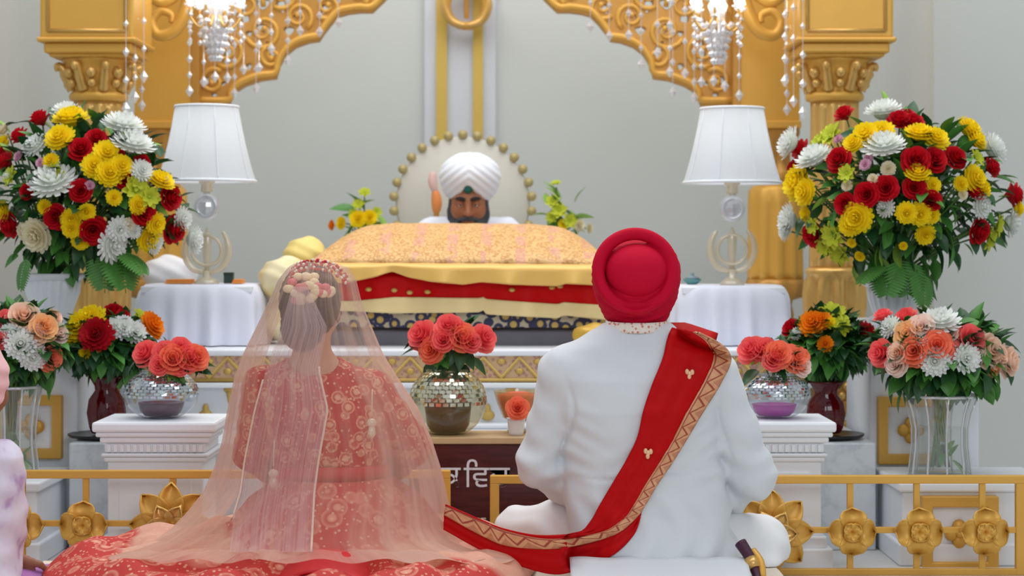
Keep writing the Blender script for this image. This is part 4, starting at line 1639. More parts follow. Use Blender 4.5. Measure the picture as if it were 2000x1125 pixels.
def bouquet(label, cpx, cpy, Y, rx, ry, neck, blooms, nleaf, leaf_len, seed, droop=0.25, face=0.55, core=True, leaf_rows=None, stems_to=None, depth=0.8, name='bouquet', leaf_mix=(0, 0, 1, 2, 3)):
    """blooms: (kind, px, py, half width px[, half height px]); the flowers stand on a dome round the bouquet's centre"""
    rr = random.Random(seed)
    c = P(cpx, cpy, Y)
    Rx, Rz = L(rx, Y), L(ry, Y)
    Ry = Rx * depth
    nk = Vector(neck)
    t = thing(name, label, 'bouquet', nk)
    heads = []
    for b in blooms:
        k, px, py, hw = b[:4]
        hh = b[4] if len(b) > 4 else hw
        ex, ez = (px - cpx) / rx, (cpy - py) / ry
        q = max(0.0, 1 - ex * ex - ez * ez)
        dy = -Ry * math.sqrt(q) * 0.95 + rr.uniform(-.01, .01)
        p = P(px, py, Y + dy)
        out = Vector((p.x - c.x, (p.y - c.y) * 1.0 - face * 0.12, (p.z - c.z) * 0.9 + 0.03)).normalized()
        if hh < hw * 0.75:      # flat heads seen from the side look upwards
            out = (out + Vector((0, 0, 1.1))).normalized()
        elif hh > hw * 1.3:
            out = (out + Vector((0.9 * (1 if ex > 0 else -1), 0, 0.2))).normalized()
        r = L(max(hw, hh), Y + dy) * 1.14
        qn = out.to_track_quat('Z', 'Y') @ Quaternion((0, 0, 1), rr.uniform(0, 6.28))
        nm, me = KIND[k]
        sc = r * (1.0 if k in 'wydkmig' else 1.05)
        o = link(nm, me, t, p, qn, (sc, sc, sc * (0.95 if k in 'rcopba' else 0.8)))
        heads.append((p, out, r))
    # stems
    mb = MB()
    for p, out, r in heads:
        a = p - out * r * 0.5
        mid = nk.lerp(a, 0.55) + Vector((0, 0, 0.02))
        foot = Vector(stems_to) + Vector((rr.uniform(-.03, .03), rr.uniform(-.03, .03), 0)) if stems_to else nk + Vector((rr.uniform(-.02, .02), rr.uniform(-.02, .02), -0.03))
        mb.tube(smoothpath([foot, nk + Vector((rr.uniform(-.02, .02), rr.uniform(-.02, .02), 0)), mid, a], 4), 0.0032, 5)
    o = mb.build('stems', STEM, t)
    o['kind'] = 'stuff'
    # inner greenery, too dense to count
    if core:
        mb = MB()
        base = leaf_mesh('tmp', LEAF_D, 0.32, 0.3, 4)
        bv = [v.co.copy() for v in base.vertices]
        bf = [tuple(p.vertices) for p in base.polygons]
        bpy.data.meshes.remove(base)
        for i in range(560):
            d = Vector((rr.gauss(0, 1), rr.gauss(0, 1), rr.gauss(0, 1))).normalized()
            rad = rr.uniform(0.3, 0.93)
            p = c + Vector((d.x * Rx * rad, d.y * Ry * rad, d.z * Rz * rad * (0.95 if d.z > 0 else 0.92)))
            q = (d + Vector((rr.gauss(0, .5), rr.gauss(0, .5), rr.gauss(0, .5)))).to_track_quat('Y', 'Z')
            s = leaf_len * rr.uniform(0.6, 1.0)
            mb.cur = i % 3
            mb.add([p + q @ (v * s) for v in bv], bf)
        o = mb.build('foliage', [LEAF_D, LEAF_M, LEAF_D], t)
        o['kind'] = 'stuff'
    # single leaves
    for i in range(nleaf):
        a = rr.uniform(0, 2 * pi)
        e = math.sqrt(rr.uniform(0.05, 1.05))
        px, py = cpx + rx * e * cos(a), cpy - ry * e * sin(a)
        if leaf_rows and i < len(leaf_rows):
            px, py = leaf_rows[i]
        ex, ez = (px - cpx) / rx, (cpy - py) / ry
        q = max(0.0, 1 - ex * ex - ez * ez)
        p = P(px, py, Y - Ry * math.sqrt(q) * 0.82)
        out = Vector((p.x - c.x, (p.y - c.y) * 0.7, p.z - c.z)).normalized()
        d = (out + Vector((rr.gauss(0, .35), rr.gauss(0, .35), rr.gauss(0, .3) - droop * (1 if ez < 0 else -0.5)))).normalized()
        qn = d.to_track_quat('Y', 'Z') @ Quaternion((0, 1, 0), rr.uniform(-.8, .8))
        s = leaf_len * rr.uniform(0.8, 1.3)
        link('leaf', LEAFS[rr.choice(leaf_mix)], t, p - d * s * 0.5, qn, s)
    return t


LB = [('r', 77, 231, 17, 20), ('r', 37, 265, 18), ('r', 188, 270, 18), ('r', 158, 291, 21), ('r', 10, 315, 18), ('r', 242, 348, 18), ('r', 278, 316, 14), ('r', 334, 386, 21), ('r', 281, 415, 21), ('r', 340, 448, 24),
      ('r', 108, 424, 18, 21), ('r', 181, 450, 24), ('r', 19, 440, 21), ('r', 52, 374, 14), ('r', 157, 372, 19), ('r', 268, 277, 9), ('r', 2, 300, 14), ('r', 235, 300, 8),
      ('y', 138, 237, 34, 20), ('y', 118, 272, 28), ('y', 208, 302, 26), ('y', 184, 326, 24), ('y', 212, 340, 26), ('y', 236, 326, 22), ('y', 222, 386, 15), ('y', 312, 356, 26, 18), ('y', 10, 412, 20), ('y', 88, 404, 14),
      ('y', 140, 428, 20), ('y', 170, 414, 16), ('y', 158, 468, 18), ('y', 288, 466, 24), ('y', 302, 436, 20), ('y', 10, 280, 18), ('y', 140, 445, 18), ('y', 100, 316, 16), ('y', 268, 400, 18),
      ('w', 240, 250, 40, 18), ('w', 258, 286, 40, 16), ('w', 106, 362, 46, 24), ('w', 72, 286, 26, 22), ('w', 275, 334, 22), ('w', 214, 478, 22, 34), ('w', 232, 446, 24, 20), ('w', 352, 428, 24), ('w', 374, 468, 16, 28),
      ('w', 130, 222, 30, 14), ('w', 298, 474, 16, 22), ('w', 20, 345, 16), ('w', 262, 452, 14), ('k', 74, 458, 32), ('k', 50, 452, 18), ('g', 262, 372, 26), ('g', 24, 345, 20), ('g', 290, 385, 22), ('g', 268, 355, 20), ('g', 105, 340, 22),
      ('i', 37, 306, 11), ('i', 80, 318, 10), ('i', 175, 362, 9), ('i', 216, 358, 8), ('k', 8, 255, 16), ('k', 250, 440, 14), ('w', 320, 350, 10)]
lrl = [(190, 235), (205, 232), (20, 240), (2, 238), (55, 235), (60, 310), (62, 300), (20, 380), (40, 365), (130, 500), (160, 505), (60, 500), (95, 505), (20, 510), (200, 385), (190, 400), (55, 390), (110, 480), (250, 420)]
lb = bouquet('large round bouquet of red roses and yellow and white chrysanthemums at the upper left', 172, 385, 6.42, 196, 168, P(103, 536, 6.42), LB, 130, 0.08, 3, leaf_rows=lrl)
RB = [('r', 1648, 222, 18), ('r', 1757, 234, 20), ('r', 1784, 238, 18), ('r', 1770, 226, 16), ('r', 1563, 292, 19), ('r', 1638, 312, 22), ('r', 1550, 328, 15), ('r', 1790, 314, 25), ('r', 1824, 312, 22), ('r', 1866, 308, 20), ('r', 1938, 327, 17),
      ('r', 1730, 367, 21), ('r', 1692, 380, 21), ('r', 1786, 366, 19), ('r', 1816, 392, 20), ('r', 1650, 399, 19), ('r', 1588, 458, 22), ('r', 1912, 452, 22), ('r', 1980, 380, 22), ('r', 1905, 376, 16, 10),
      ('y', 1692, 268, 28), ('y', 1722, 262, 26), ('y', 1795, 265, 28, 18), ('y', 1826, 274, 26), ('y', 1890, 256, 28), ('y', 1903, 276, 24), ('y', 1562, 358, 34), ('y', 1576, 376, 26), ('y', 1676, 424, 30), ('y', 1660, 440, 20), ('y', 1900, 350, 26),
      ('y', 1916, 370, 20), ('y', 1770, 416, 20), ('y', 1795, 418, 22), ('y', 1818, 420, 16), ('y', 1806, 457, 19), ('y', 1792, 342, 24, 16), ('y', 1820, 362, 16), ('y', 1986, 408, 16), ('y', 1875, 360, 16), ('y', 1575, 418, 14), ('y', 1668, 282, 20),
      ('y', 1664, 474, 9), ('y', 1680, 500, 10), ('y', 1764, 480, 8),
      ('w', 1726, 222, 36, 20), ('w', 1546, 280, 24, 32), ('w', 1592, 312, 36, 15), ('w', 1726, 290, 40, 17), ('w', 1936, 292, 34), ('w', 1914, 402, 24), ('w', 1545, 430, 18, 32), ('w', 1970, 436, 22, 28), ('w', 1733, 405, 10, 20), ('w', 1535, 452, 12, 18),
      ('g', 1624, 268, 28), ('g', 1630, 458, 26), ('g', 1642, 492, 24), ('g', 1928, 465, 24), ('g', 1612, 480, 20), ('g', 1905, 310, 18), ('g', 1945, 440, 22), ('g', 1655, 340, 18), ('g', 1590, 440, 18), ('g', 1600, 280, 20),
      ('i', 1612, 265, 12), ('i', 1638, 272, 9), ('i', 1690, 322, 11), ('i', 1696, 310, 9), ('k', 1735, 330, 14), ('k', 1655, 362, 11), ('k', 1705, 350, 10), ('k', 1880, 380, 10)]
lrr = [(1850, 240), (1862, 245), (1640, 350), (1620, 360), (1610, 380), (1720, 560), (1740, 545), (1700, 530), (1780, 560), (1800, 575), (1820, 560), (1760, 530), (1840, 505), (1860, 500), (1780, 510), (1680, 510), (1720, 500), (1655, 385), (1600, 395), (1730, 190)]
rb = bouquet('large round bouquet of red roses and yellow and white chrysanthemums at the upper right', 1762, 385, 6.42, 214, 168, P(1742, 550, 6.42), RB, 140, 0.08, 8, leaf_rows=lrr)
for tt, pts in ((lb, ((238, 520, 0.16, (0.55, -0.5, -0.75)), (205, 525, 0.14, (0.1, -0.6, -0.8)), (262, 505, 0.13, (0.8, -0.4, -0.4)), (40, 530, 0.12, (-0.4, -0.3, -0.9)))),
                (rb, ((1805, 560, 0.13, (0.3, -0.4, -0.85)), (1735, 540, 0.14, (-0.3, -0.6, -0.6)), (1700, 528, 0.12, (-0.8, -0.4, -0.3)), (1770, 535, 0.15, (0.1, -0.6, -0.7))))):
    for px, py, s, d in pts:
        d = Vector(d).normalized()
        link('fern_frond', FERN, tt, P(px, py, 6.22) - d * s * 0.5, d.to_track_quat('Y', 'Z'), s)

# mixed bunches in the ruby vases
bouquet('mixed bunch of yellow, white and crimson flowers in the left dark red vase', 208, 672, 6.2, 92, 62, (RVL[0], RVL[1], RVL[2]),
        [('y', 160, 640, 30), ('y', 178, 626, 30), ('y', 148, 655, 22), ('d', 190, 655, 32), ('w', 240, 642, 24), ('w', 262, 650, 22), ('w', 225, 638, 18), ('r', 222, 608, 17), ('m', 294, 636, 20, 26), ('m', 302, 650, 14), ('g', 272, 618, 16), ('y', 168, 690, 14), ('r', 240, 615, 12)],
        46, 0.075, 5, leaf_rows=[(150, 715), (165, 720), (250, 740), (240, 730), (200, 700), (220, 690), (230, 710), (205, 725), (250, 700), (180, 700)], stems_to=(RVL[0], RVL[1], 0.40), leaf_mix=(0, 0, 0, 1, 3))
bouquet('mixed bunch of orange, yellow and dark red flowers in the right dark red vase', 1618, 672, 6.2, 80, 62, (RVR[0], RVR[1], RVR[2]),
        [('m', 1588, 634, 26), ('m', 1604, 628, 20), ('m', 1612, 672, 15), ('g', 1626, 618, 28), ('g', 1642, 640, 20), ('r', 1545, 642, 18), ('r', 1693, 649, 20), ('w', 1556, 652, 12), ('y', 1622, 632, 12), ('d', 1630, 604, 10)],
        46, 0.075, 6, leaf_rows=[(1580, 730), (1600, 720), (1650, 720), (1670, 700), (1640, 690), (1600, 690), (1690, 690), (1660, 665)], stems_to=(RVR[0], RVR[1], 0.40), leaf_mix=(0, 0, 0, 1, 3))
# coral rose posies in the mirror bowls
bouquet('posy of coral roses in the left silver mirror bowl', 330, 712, 5.82, 74, 46, BL, [('c', 284, 690, 23), ('c', 322, 690, 22), ('o', 338, 700, 25), ('c', 352, 680, 20), ('c', 366, 700, 24), ('o', 384, 698, 22), ('c', 312, 712, 18), ('c', 350, 716, 16)], 16, 0.055, 11, core=False)
bouquet('posy of coral roses in the gold tinted mirror bowl', 882, 678, 5.93, 84, 58, BC, [('c', 824, 655, 26), ('o', 842, 684, 22), ('c', 876, 638, 23), ('c', 866, 664, 20), ('o', 902, 658, 25), ('c', 944, 661, 24), ('c', 920, 668, 18), ('c', 892, 640, 16)], 22, 0.07, 12, core=False,
        leaf_rows=[(880, 700), (900, 695), (860, 705), (915, 700), (890, 712)], leaf_mix=(0, 0, 3))
bouquet('posy of coral and salmon roses in the right silver mirror bowl', 1512, 715, 5.82, 70, 46, BR, [('c', 1468, 684, 25), ('c', 1492, 682, 22), ('o', 1520, 692, 24), ('c', 1510, 704, 18), ('o', 1552, 700, 24), ('b', 1566, 715, 18), ('o', 1568, 695, 14)], 18, 0.06, 13, core=False)
bouquet('single coral rose standing in the small white cup', 1010, 796, 5.885, 18, 14, CUP, [('o', 1011, 797, 19)], 2, 0.03, 14, core=False, name='cut_rose')
# peach bunches in the clear vases
bouquet('peach, white and coral rose bunch in the clear vase at the right', 1836, 690, 5.92, 140, 78, (VR[0], VR[1], VR[3]),
        [('c', 1720, 690, 23), ('o', 1786, 686, 26), ('o', 1830, 674, 26), ('c', 1848, 684, 20), ('c', 1896, 662, 25), ('c', 1768, 620, 20), ('c', 1724, 616, 16, 10), ('a', 1775, 655, 26), ('b', 1800, 642, 26), ('p', 1928, 684, 30), ('b', 1905, 690, 20),
         ('p', 1966, 706, 28), ('p', 1948, 695, 22), ('a', 1940, 718, 16), ('b', 1750, 712, 20), ('p', 1752, 690, 18), ('w', 1836, 634, 38, 20), ('w', 1826, 706, 28), ('w', 1884, 700, 28), ('w', 1800, 664, 20, 14), ('w', 1740, 640, 22), ('b', 1850, 650, 20), ('k', 1760, 642, 14)],
        70, 0.085, 21, leaf_rows=[(1740, 770), (1755, 785), (1790, 740), (1800, 750), (1770, 760), (1850, 745), (1880, 750), (1930, 770), (1940, 760), (1900, 755), (1830, 770), (1860, 770), (1815, 720)], stems_to=(VR[0], VR[1], VR[2] + 0.03), leaf_mix=(0, 0, 1, 3, 3))
bouquet('peach, white and coral rose bunch in the clear vase at the far left', 26, 668, 5.92, 104, 68, (VL[0], VL[1], VL[3]),
        [('c', 12, 622, 17), ('c', 4, 664, 15), ('a', 86, 640, 24), ('p', 46, 620, 28), ('b', 70, 655, 20), ('b', 112, 652, 20), ('w', 40, 672, 30), ('w', 62, 696, 26), ('w', 20, 652, 20), ('o', 97, 698, 23), ('b', -30, 660, 26), ('c', -50, 690, 22), ('p', -20, 700, 24), ('w', -40, 630, 24), ('p', 105, 620, 16)],
        46, 0.085, 22, leaf_rows=[(88, 735), (90, 750), (40, 740), (30, 760), (60, 750), (50, 720), (30, 720)], stems_to=(VL[0], VL[1], VL[2] + 0.03), leaf_mix=(0, 1, 1, 2, 3))

# leaves standing in the water of the clear vases
for bq, vv_ in ((bpy.data.objects['bouquet.007'], VR), (bpy.data.objects['bouquet.008'], VL)):
    for i in range(9):
        a = 2 * pi * i / 9
        d = Vector((cos(a) * 0.5, sin(a) * 0.5, 0.7 if i % 2 else -0.3)).normalized()
        link('leaf', LEAFS[2 if i % 3 else 1], bq, (vv_[0] + 0.02 + 0.02 * cos(a), vv_[1] + 0.02 * sin(a), vv_[2] + 0.05 + 0.012 * (i % 4)), d.to_track_quat('Y', 'Z'), 0.055)

# pale flower sprays behind the altar
for cx, lab, sd, bl in ((712, 'pale yellow green flower spray left of the round backrest', 31, [('g', 712, 378, 12), ('g', 700, 400, 12), ('y', 700, 428, 16), ('y', 722, 425, 14), ('y', 668, 436, 12), ('g', 735, 415, 11), ('m', 650, 440, 10), ('g', 690, 420, 11)]),
                        (1098, 'pale yellow green flower spray right of the round backrest', 32, [('g', 1086, 360, 11), ('g', 1080, 395, 14), ('g', 1092, 412, 16), ('g', 1112, 432, 14), ('k', 1130, 440, 12), ('g', 1078, 425, 12), ('k', 1150, 446, 10), ('y', 1100, 438, 10)])):
    c = P(cx, 470, 7.95)
    vz = thing('spray_vase', 'small white vase holding the %s' % lab, 'vase', (c.x, 7.95, zt))
    MB().lathe([(0.05, zt), (0.07, zt + 0.05), (0.06, zt + 0.14), (0.035, zt + 0.2), (0.045, c.z - 0.01)], (c.x, 7.95, 0), 24).build('body', WHITE_PAINT, vz)
    bouquet(lab, cx, 425, 7.95, 48, 62, c, bl, 18, 0.09, sd, core=False, name='flower_spray', leaf_mix=(1, 2, 2))

# round bead-edged backrest behind the reader
Y = 8.12
t = thing('round_backrest', 'round pale backrest edged with gold beads behind the reader', 'backrest', (X(904, Y), Y, zt))
c = P(904, 398, Y)
r0 = L(131, Y)
mb = MB()
me = None
MB().lathe([(r0 * 0.97, -0.012), (r0, 0), (r0 * 0.97, 0.012)], (0, 0, 0), 64).xf(Matrix.Translation(c) @ Matrix.Rotation(pi / 2, 4, 'X')).build('panel', mat('backrest_cream', (206, 203, 192), 0.8, 0, 0.03, 4), t)
BEAD = MB().ball((0, 0, 0), L(9.5, Y), 10, 7).mesh('bead', mat('bead_dull_gold', (176, 160, 108), 0.5, 0.2, 0.1, 40))
for k in range(30):
    a = 2 * pi * (k + 0.5) / 30
    link('bead', BEAD, t, c + Vector((r0 * 1.03 * cos(a), -0.01, r0 * 1.03 * sin(a))))
for s in (-1, 1):
    MB().tube([(c.x + s * 0.12, Y + 0.01, zt), (c.x + s * 0.12, Y + 0.01, c.z - r0 * 0.8)], 0.014, 10).build('leg', GOLD_DEEP, t)
t = thing('wrapped_whisk', 'pink and orange wrapped whisk handle standing beside the white turban', 'whisk', P(852, 470, 7.92))
MB().tube(smoothpath([P(852, 470, 7.92), P(853, 440, 7.92), P(852, 414, 7.92)], 5), [0.012] * 11, 10).build('handle', GOLD_DEEP, t)
MB().tube(smoothpath([P(852, 416, 7.92), P(853, 395, 7.92), P(850, 372, 7.92)], 5), [0.012 + 0.011 * sin(pi * i / 10) for i in range(11)], 12).build('orange_wrap', mat('wrap_orange', (226, 140, 72), 0.6), t)
MB().tube(smoothpath([P(850, 374, 7.92), P(845, 355, 7.92), P(846, 336, 7.92)], 5), [0.012 + 0.008 * sin(pi * i / 10) for i in range(11)], 12).build('pink_wrap', mat('wrap_pink', (222, 186, 178), 0.7), t)

# ================================================================== PEOPLE
def V(*a): return Vector(a)


def hand(f, wrist, d, nrm, side, curl=0.5, s=1.0):
    d, nrm = Vector(d).normalized(), Vector(nrm).normalized()
    nrm = (nrm - d * nrm.dot(d)).normalized()
    side = Vector(side)
    side = (side - d * side.dot(d) - nrm * side.dot(nrm)).normalized()
    w0 = Vector(wrist)
    M = np.array([list(d), list(side), list(nrm)]).T
    f.ell(w0 + d * 0.045 * s, (0.052 * s, 0.038 * s, 0.016 * s), 0.012, M)
    for i, ln in enumerate((0.026, 0.033, 0.035, 0.031)):
        b = w0 + d * (0.084 + (0.004 if i in (1, 2) else 0)) * s + side * (0.019 * (i - 1.5)) * s
        d1 = (d * cos(curl) + nrm * sin(curl))
        d2 = (d * cos(curl * 2.1) + nrm * sin(curl * 2.1))
        m = b + d1 * ln * 1.2 * s
        f.cap(b - d * 0.02 * s, b, 0.0095 * s, 0.0092 * s, 0.006)
        f.cap(b, m, 0.0092 * s, 0.0085 * s, 0.004)
        f.cap(m, m + d2 * ln * s, 0.0085 * s, 0.0065 * s, 0.004)
    b = w0 + d * 0.025 * s + side * 0.030 * s
    m = b + (side * 0.65 + d * 0.7 + nrm * 0.15).normalized() * 0.036 * s
    f.cap(w0 + d * 0.015 * s + side * 0.014 * s, b, 0.014 * s, 0.0125 * s, 0.008)
    f.cap(b, m, 0.0125 * s, 0.010 * s, 0.004)
    f.cap(m, m + (d * 0.95 + side * 0.15 + nrm * 0.3).normalized() * 0.03 * s, 0.010 * s, 0.0075 * s, 0.004)


def head_axes(fwd, pitch):
    w0 = Vector(fwd).normalized()
    up = V(0, 0, 1)
    r = w0.cross(up).normalized()
    w1 = (w0 * cos(pitch) - up * sin(pitch)).normalized()
    u1 = r.cross(w1).normalized()
    return r, w1, u1


def head(f, H, ax, neck, nr=0.05):
    r, w1, u = ax
    M = np.array([list(r), list(w1), list(u)]).T
    H = Vector(H)
    q = lambda a, b, c_: H + r * a + w1 * b + u * c_
    f.ell(q(0, -0.006, 0.022), (0.075, 0.094, 0.09), 0.02, M)
    f.ell(q(0, 0.03, -0.035), (0.06, 0.062, 0.078), 0.03, M)
    f.ell(q(0, 0.062, -0.092), (0.03, 0.026, 0.024), 0.03, M)
    for s in (-1, 1):
        f.ell(q(s * 0.046, 0.055, -0.03), (0.022, 0.024, 0.024), 0.03, M)
        f.ell(q(s * 0.074, -0.004, -0.012), (0.010, 0.020, 0.032), 0.008, M)
        f.ell(q(s * 0.031, 0.095, 0.004), (0.019, 0.016, 0.013), 0.012, M, sub=True)
    f.cap(q(-0.045, 0.078, 0.026), q(0.045, 0.078, 0.026), 0.012, 0.012, 0.02)
    f.cap(q(0, 0.088, 0.012), q(0, 0.112, -0.032), 0.009, 0.013, 0.014)
    for s in (-1, 1):
        f.ell(q(s * 0.013, 0.099, -0.034), (0.010, 0.011, 0.009), 0.008, M)
    f.cap(q(-0.02, 0.086, -0.056), q(0.02, 0.086, -0.056), 0.007, 0.007, 0.008)
    f.cap(q(-0.017, 0.085, -0.068), q(0.017, 0.085, -0.068), 0.007, 0.007, 0.008)
    f.cap(q(0, -0.018, -0.05), neck, nr, nr + 0.008, 0.03)
    return q, M


def eyes(parent, q, closed=0.5):
    for s in (-1, 1):
        MB().ball(q(s * 0.031, 0.083, 0.005), 0.0115, 12, 8).build('eye', mat('eye_white', (232, 228, 222), 0.2), parent)
        MB().ball(q(s * 0.031, 0.0915, 0.002), 0.0052, 10, 6).build('iris', mat('iris_dark', (36, 22, 16), 0.15), parent)


def brows(parent, q, m):
    for s in (-1, 1):
        MB().tube(smoothpath([q(s * 0.012, 0.094, 0.022), q(s * 0.032, 0.094, 0.03), q(s * 0.054, 0.078, 0.024)], 5), [0.0045 + 0.005 * sin(pi * min(1, .2 + i / 12)) for i in range(11)], 6).build('eyebrow', m, parent)


def torso_secs(rows, Yd):
    """rows (py, px centre, half width px, depth half m, dy) -> sections low to high, at depth Yd"""
    return [(Z(py, Yd), X(cx, Yd), Yd + dy, L(hw, Yd), ry) for py, cx, hw, ry, dy in sorted(rows, key=lambda r: -r[0])]


# ---- mat on which the couple sits
MATT = mat('mat_cream', (226, 212, 196), 0.9, 0, 0.04, 8, 0.15, 200)
SEAT = 0.102
t = thing('floor_mat', 'thick cream floor mat on which the bride and the groom sit', 'mat', (-0.3, 4.6, 0))
panel('body', -1.36, 0.76, 3.9, 5.30, 0.002, SEAT - 0.006, MATT, t, 0.03)
MB().grid(lambda u, v: (-1.34 + 2.08 * u, 3.92 + 1.36 * v, SEAT - 0.004 + 0.003 * sin(u * 40) * sin(v * 31)), 60, 40).build('cover', MATT, t)

# ================================================================== GROOM
GY = 5.14
KURTA = mat('kurta_ivory', (214, 219, 224), 0.85, 0, 0.02, 6, 0.06, 220, 0.25)
TROUS = mat('trousers_white', (230, 230, 232), 0.85, 0, 0.02, 6, 0, 60, 0.2)
groom = thing('person', 'seated man from behind in ivory tunic with crimson turban and red gold-edged sash', 'person', (X(1265, GY), GY, SEAT))
g_rows = [(638, 1243, 58, 0.072, 0.0), (662, 1243, 88, 0.082, 0.0), (680, 1243, 132, 0.095, 0.005), (702, 1243, 160, 0.11, 0.01), (740, 1243, 168, 0.13, 0.01), (800, 1243, 164, 0.142, 0.01), (880, 1250, 158, 0.138, 0.02), (930, 1257, 154, 0.142, 0.02),
          (1000, 1266, 160, 0.165, 0.03), (1060, 1274, 166, 0.19, 0.03), (1100, 1282, 174, 0.205, 0.03), (1106, 1284, 176, 0.207, 0.03)]
secs = torso_secs(g_rows, GY)
sL, sR = P(1106, 728, GY), P(1392, 740, GY)
eL, eR = P(1052, 905, GY + 0.02), P(1470, 930, GY + 0.02)
wL, wR = P(1165, 985, GY + 0.27), P(1385, 990, GY + 0.27)
hipL, hipR = P(1200, 1062, GY + 0.04), P(1345, 1066, GY + 0.04)
kL, kR = P(1012, 1036, 5.44), P(1480, 1060, 5.38)
aL, aR = P(1300, 1075, 5.38), P(1190, 1078, 5.42)
Hg = P(1243, 568, GY + 0.015)
ax = head_axes((0, 1, 0), 0.12)
fb = Field((-0.1, 4.8, 0.09), (0.95, 5.75, 1.1), 0.0075)
fb.loft([(z, cx, cy, rx - 0.03, ry - 0.03) for z, cx, cy, rx, ry in secs if z < 0.93], 0.02)
q, M = head(fb, Hg, ax, P(1243, 655, GY))
for s_, e_, w_, sd in ((sL, eL, wL, 1), (sR, eR, wR, -1)):
    fb.chain([s_, e_, w_], [0.05, 0.04, 0.03], 0.02)
    d = V(sd * 0.75, 0.5, -0.25).normalized()
    hand(fb, w_ + d * 0.012, d, V(0, 0.1, -1), V(0, 0.8, 0.4), 0.35)
for h_, k_, a_, sd in ((hipL, kL, aL, 1), (hipR, kR, aR, -1)):
    fb.chain([h_, k_], [0.075, 0.055], 0.03)
    fb.chain([k_, a_], [0.05, 0.034], 0.02)
    fb.cap(a_, a_ + V(sd * 0.12, 0.05, -0.02), 0.034, 0.026, 0.02)
link('body', fb.mesh('body', SKIN_B), groom)
eyes(groom, q)
# trousers
ft = Field((-0.1, 4.85, 0.085), (0.95, 5.75, 0.5), 0.008)
ft.cap(hipL, hipR, 0.095, 0.095, 0.04)
ft.chain([hipL, P(1090, 1032, 5.32), kL], [0.10, 0.078, 0.066], 0.03)
ft.chain([kL, aL - V(0.06, 0, 0)], [0.066, 0.05], 0.03)
ft.chain([hipR, P(1430, 1062, 5.26), P(1482, 1066, 5.34)], [0.10, 0.088, 0.084], 0.03)
ft.cap(P(1482, 1066, 5.34), P(1490, 1120, 5.2), 0.080, 0.055, 0.04)
ft.chain([P(1482, 1070, 5.34), aR + V(0.06, 0, 0)], [0.07, 0.055], 0.03)
ft.ripple(lambda x, y, z: 0.0035 * np.sin(x * 60 + z * 50 + 3 * np.sin(y * 20)) * np.sin(z * 45 - x * 18))
ft.cut_below(SEAT - 0.002)
link('trousers', ft.mesh('trousers', TROUS), groom)
# tunic
fk = Field((-0.05, 4.75, 0.095), (0.92, 5.55, 0.82), 0.0065)
fk.loft(secs, 0.02, 2.4)
for s_, e_, w_ in ((sL, eL, wL), (sR, eR, wR)):
    r0 = 0.066 if e_ is eR else 0.062
    mid = s_.lerp(e_, 0.5)
    fk.chain([s_, mid, e_], [0.068, r0 + 0.002, r0 - 0.004], 0.018)
    fk.chain([e_, e_.lerp(w_, 0.5), w_], [r0 - 0.004, 0.058, 0.042], 0.03)
fk.cap(P(1190, 672, GY), sL, 0.05, 0.064, 0.05)
fk.cap(P(1296, 672, GY), sR, 0.05, 0.064, 0.05)
gx = X(1255, GY)


def folds(x, y, z):
    low = np.clip((0.62 - z) / 0.25, 0, 1)
    a = 0.0045 * np.sin((x - gx) * 70 + 2.5 * np.sin(z * 22)) * low * np.clip((0.45 - z) / 0.2, 0.15, 1)
    b = 0.004 * np.sin(z * 95 + 9 * np.abs(x - gx) + 1.6 * np.sin(x * 31)) * np.exp(-((z - 0.40) / 0.07) ** 2)
    arm = np.clip((np.abs(x - gx) - 0.2) / 0.06, 0, 1)
    c_ = 0.004 * np.sin(z * 70 + x * 30 + 1.5 * np.sin(y * 30)) * arm
    d_ = 0.002 * np.sin(x * 26 + z * 40) * np.sin(z * 17 - y * 12)
    zc = 0.372 + 0.012 * np.sin((x - gx) * 14)
    e_ = 0.007 * np.exp(-((z - zc) / 0.006) ** 2) * np.clip(1 - np.abs(x - gx) / 0.2, 0, 1) ** 0.5      # waist seam
    g_ = 0
    for sd, xa in ((-1, X(1112, GY)), (1, X(1405, GY))):      # creases running down from the armholes
        xl = xa + sd * 0.02 * np.sin(z * 20) + sd * 0.01
        g_ = g_ + 0.009 * np.exp(-((x - xl) / 0.007) ** 2) * np.exp(-((z - 0.50) / 0.10) ** 2)
    h_ = 0.003 * np.sin((z - 0.5 * np.abs(x - gx)) * 130) * np.exp(-((np.abs(x - gx) - 0.17) / 0.05) ** 2) * np.exp(-((z - 0.46) / 0.08) ** 2)
    return a + 0.7 * b + 0.6 * c_ + d_ + e_ + g_ + h_


fk.ripple(folds)
link('tunic', fk.mesh('tunic', KURTA), groom)
# tunic tail spread on the mat
tail = MB().grid(lambda u, v: (X(1112 + 345 * u, 5.0), 4.98 - 0.22 * v, SEAT + 0.012 + 0.045 * (1 - v) ** 2 + 0.006 * sin(u * 23) * (0.3 + v)), 50, 12).build('tunic_tail', KURTA, groom)
solid(tail, 0.005, 1)
# collar band
COLR = NT('collar_embroidery')
COLR.col(COLR.ramp(COLR.voro(95).outputs['Distance'], [(0.0, (196, 104, 98)), (0.3, (214, 150, 132)), (0.42, (232, 222, 210)), (1.0, (236, 230, 222))]))
COLR.b.inputs['Roughness'].default_value = 0.7
cc = P(1243, 638, GY + 0.0)
MB().grid(lambda u, v: (cc.x + (0.083 + 0.004 * v) * cos(2 * pi * u), cc.y + 0.002 + (0.078 + 0.004 * v) * sin(2 * pi * u), Z(626 + 20 * v, GY) + 0.004 * sin(2 * pi * u)), 48, 4).build('collar', COLR.m, groom)
solid(bpy.data.objects['collar'], 0.006, 0)
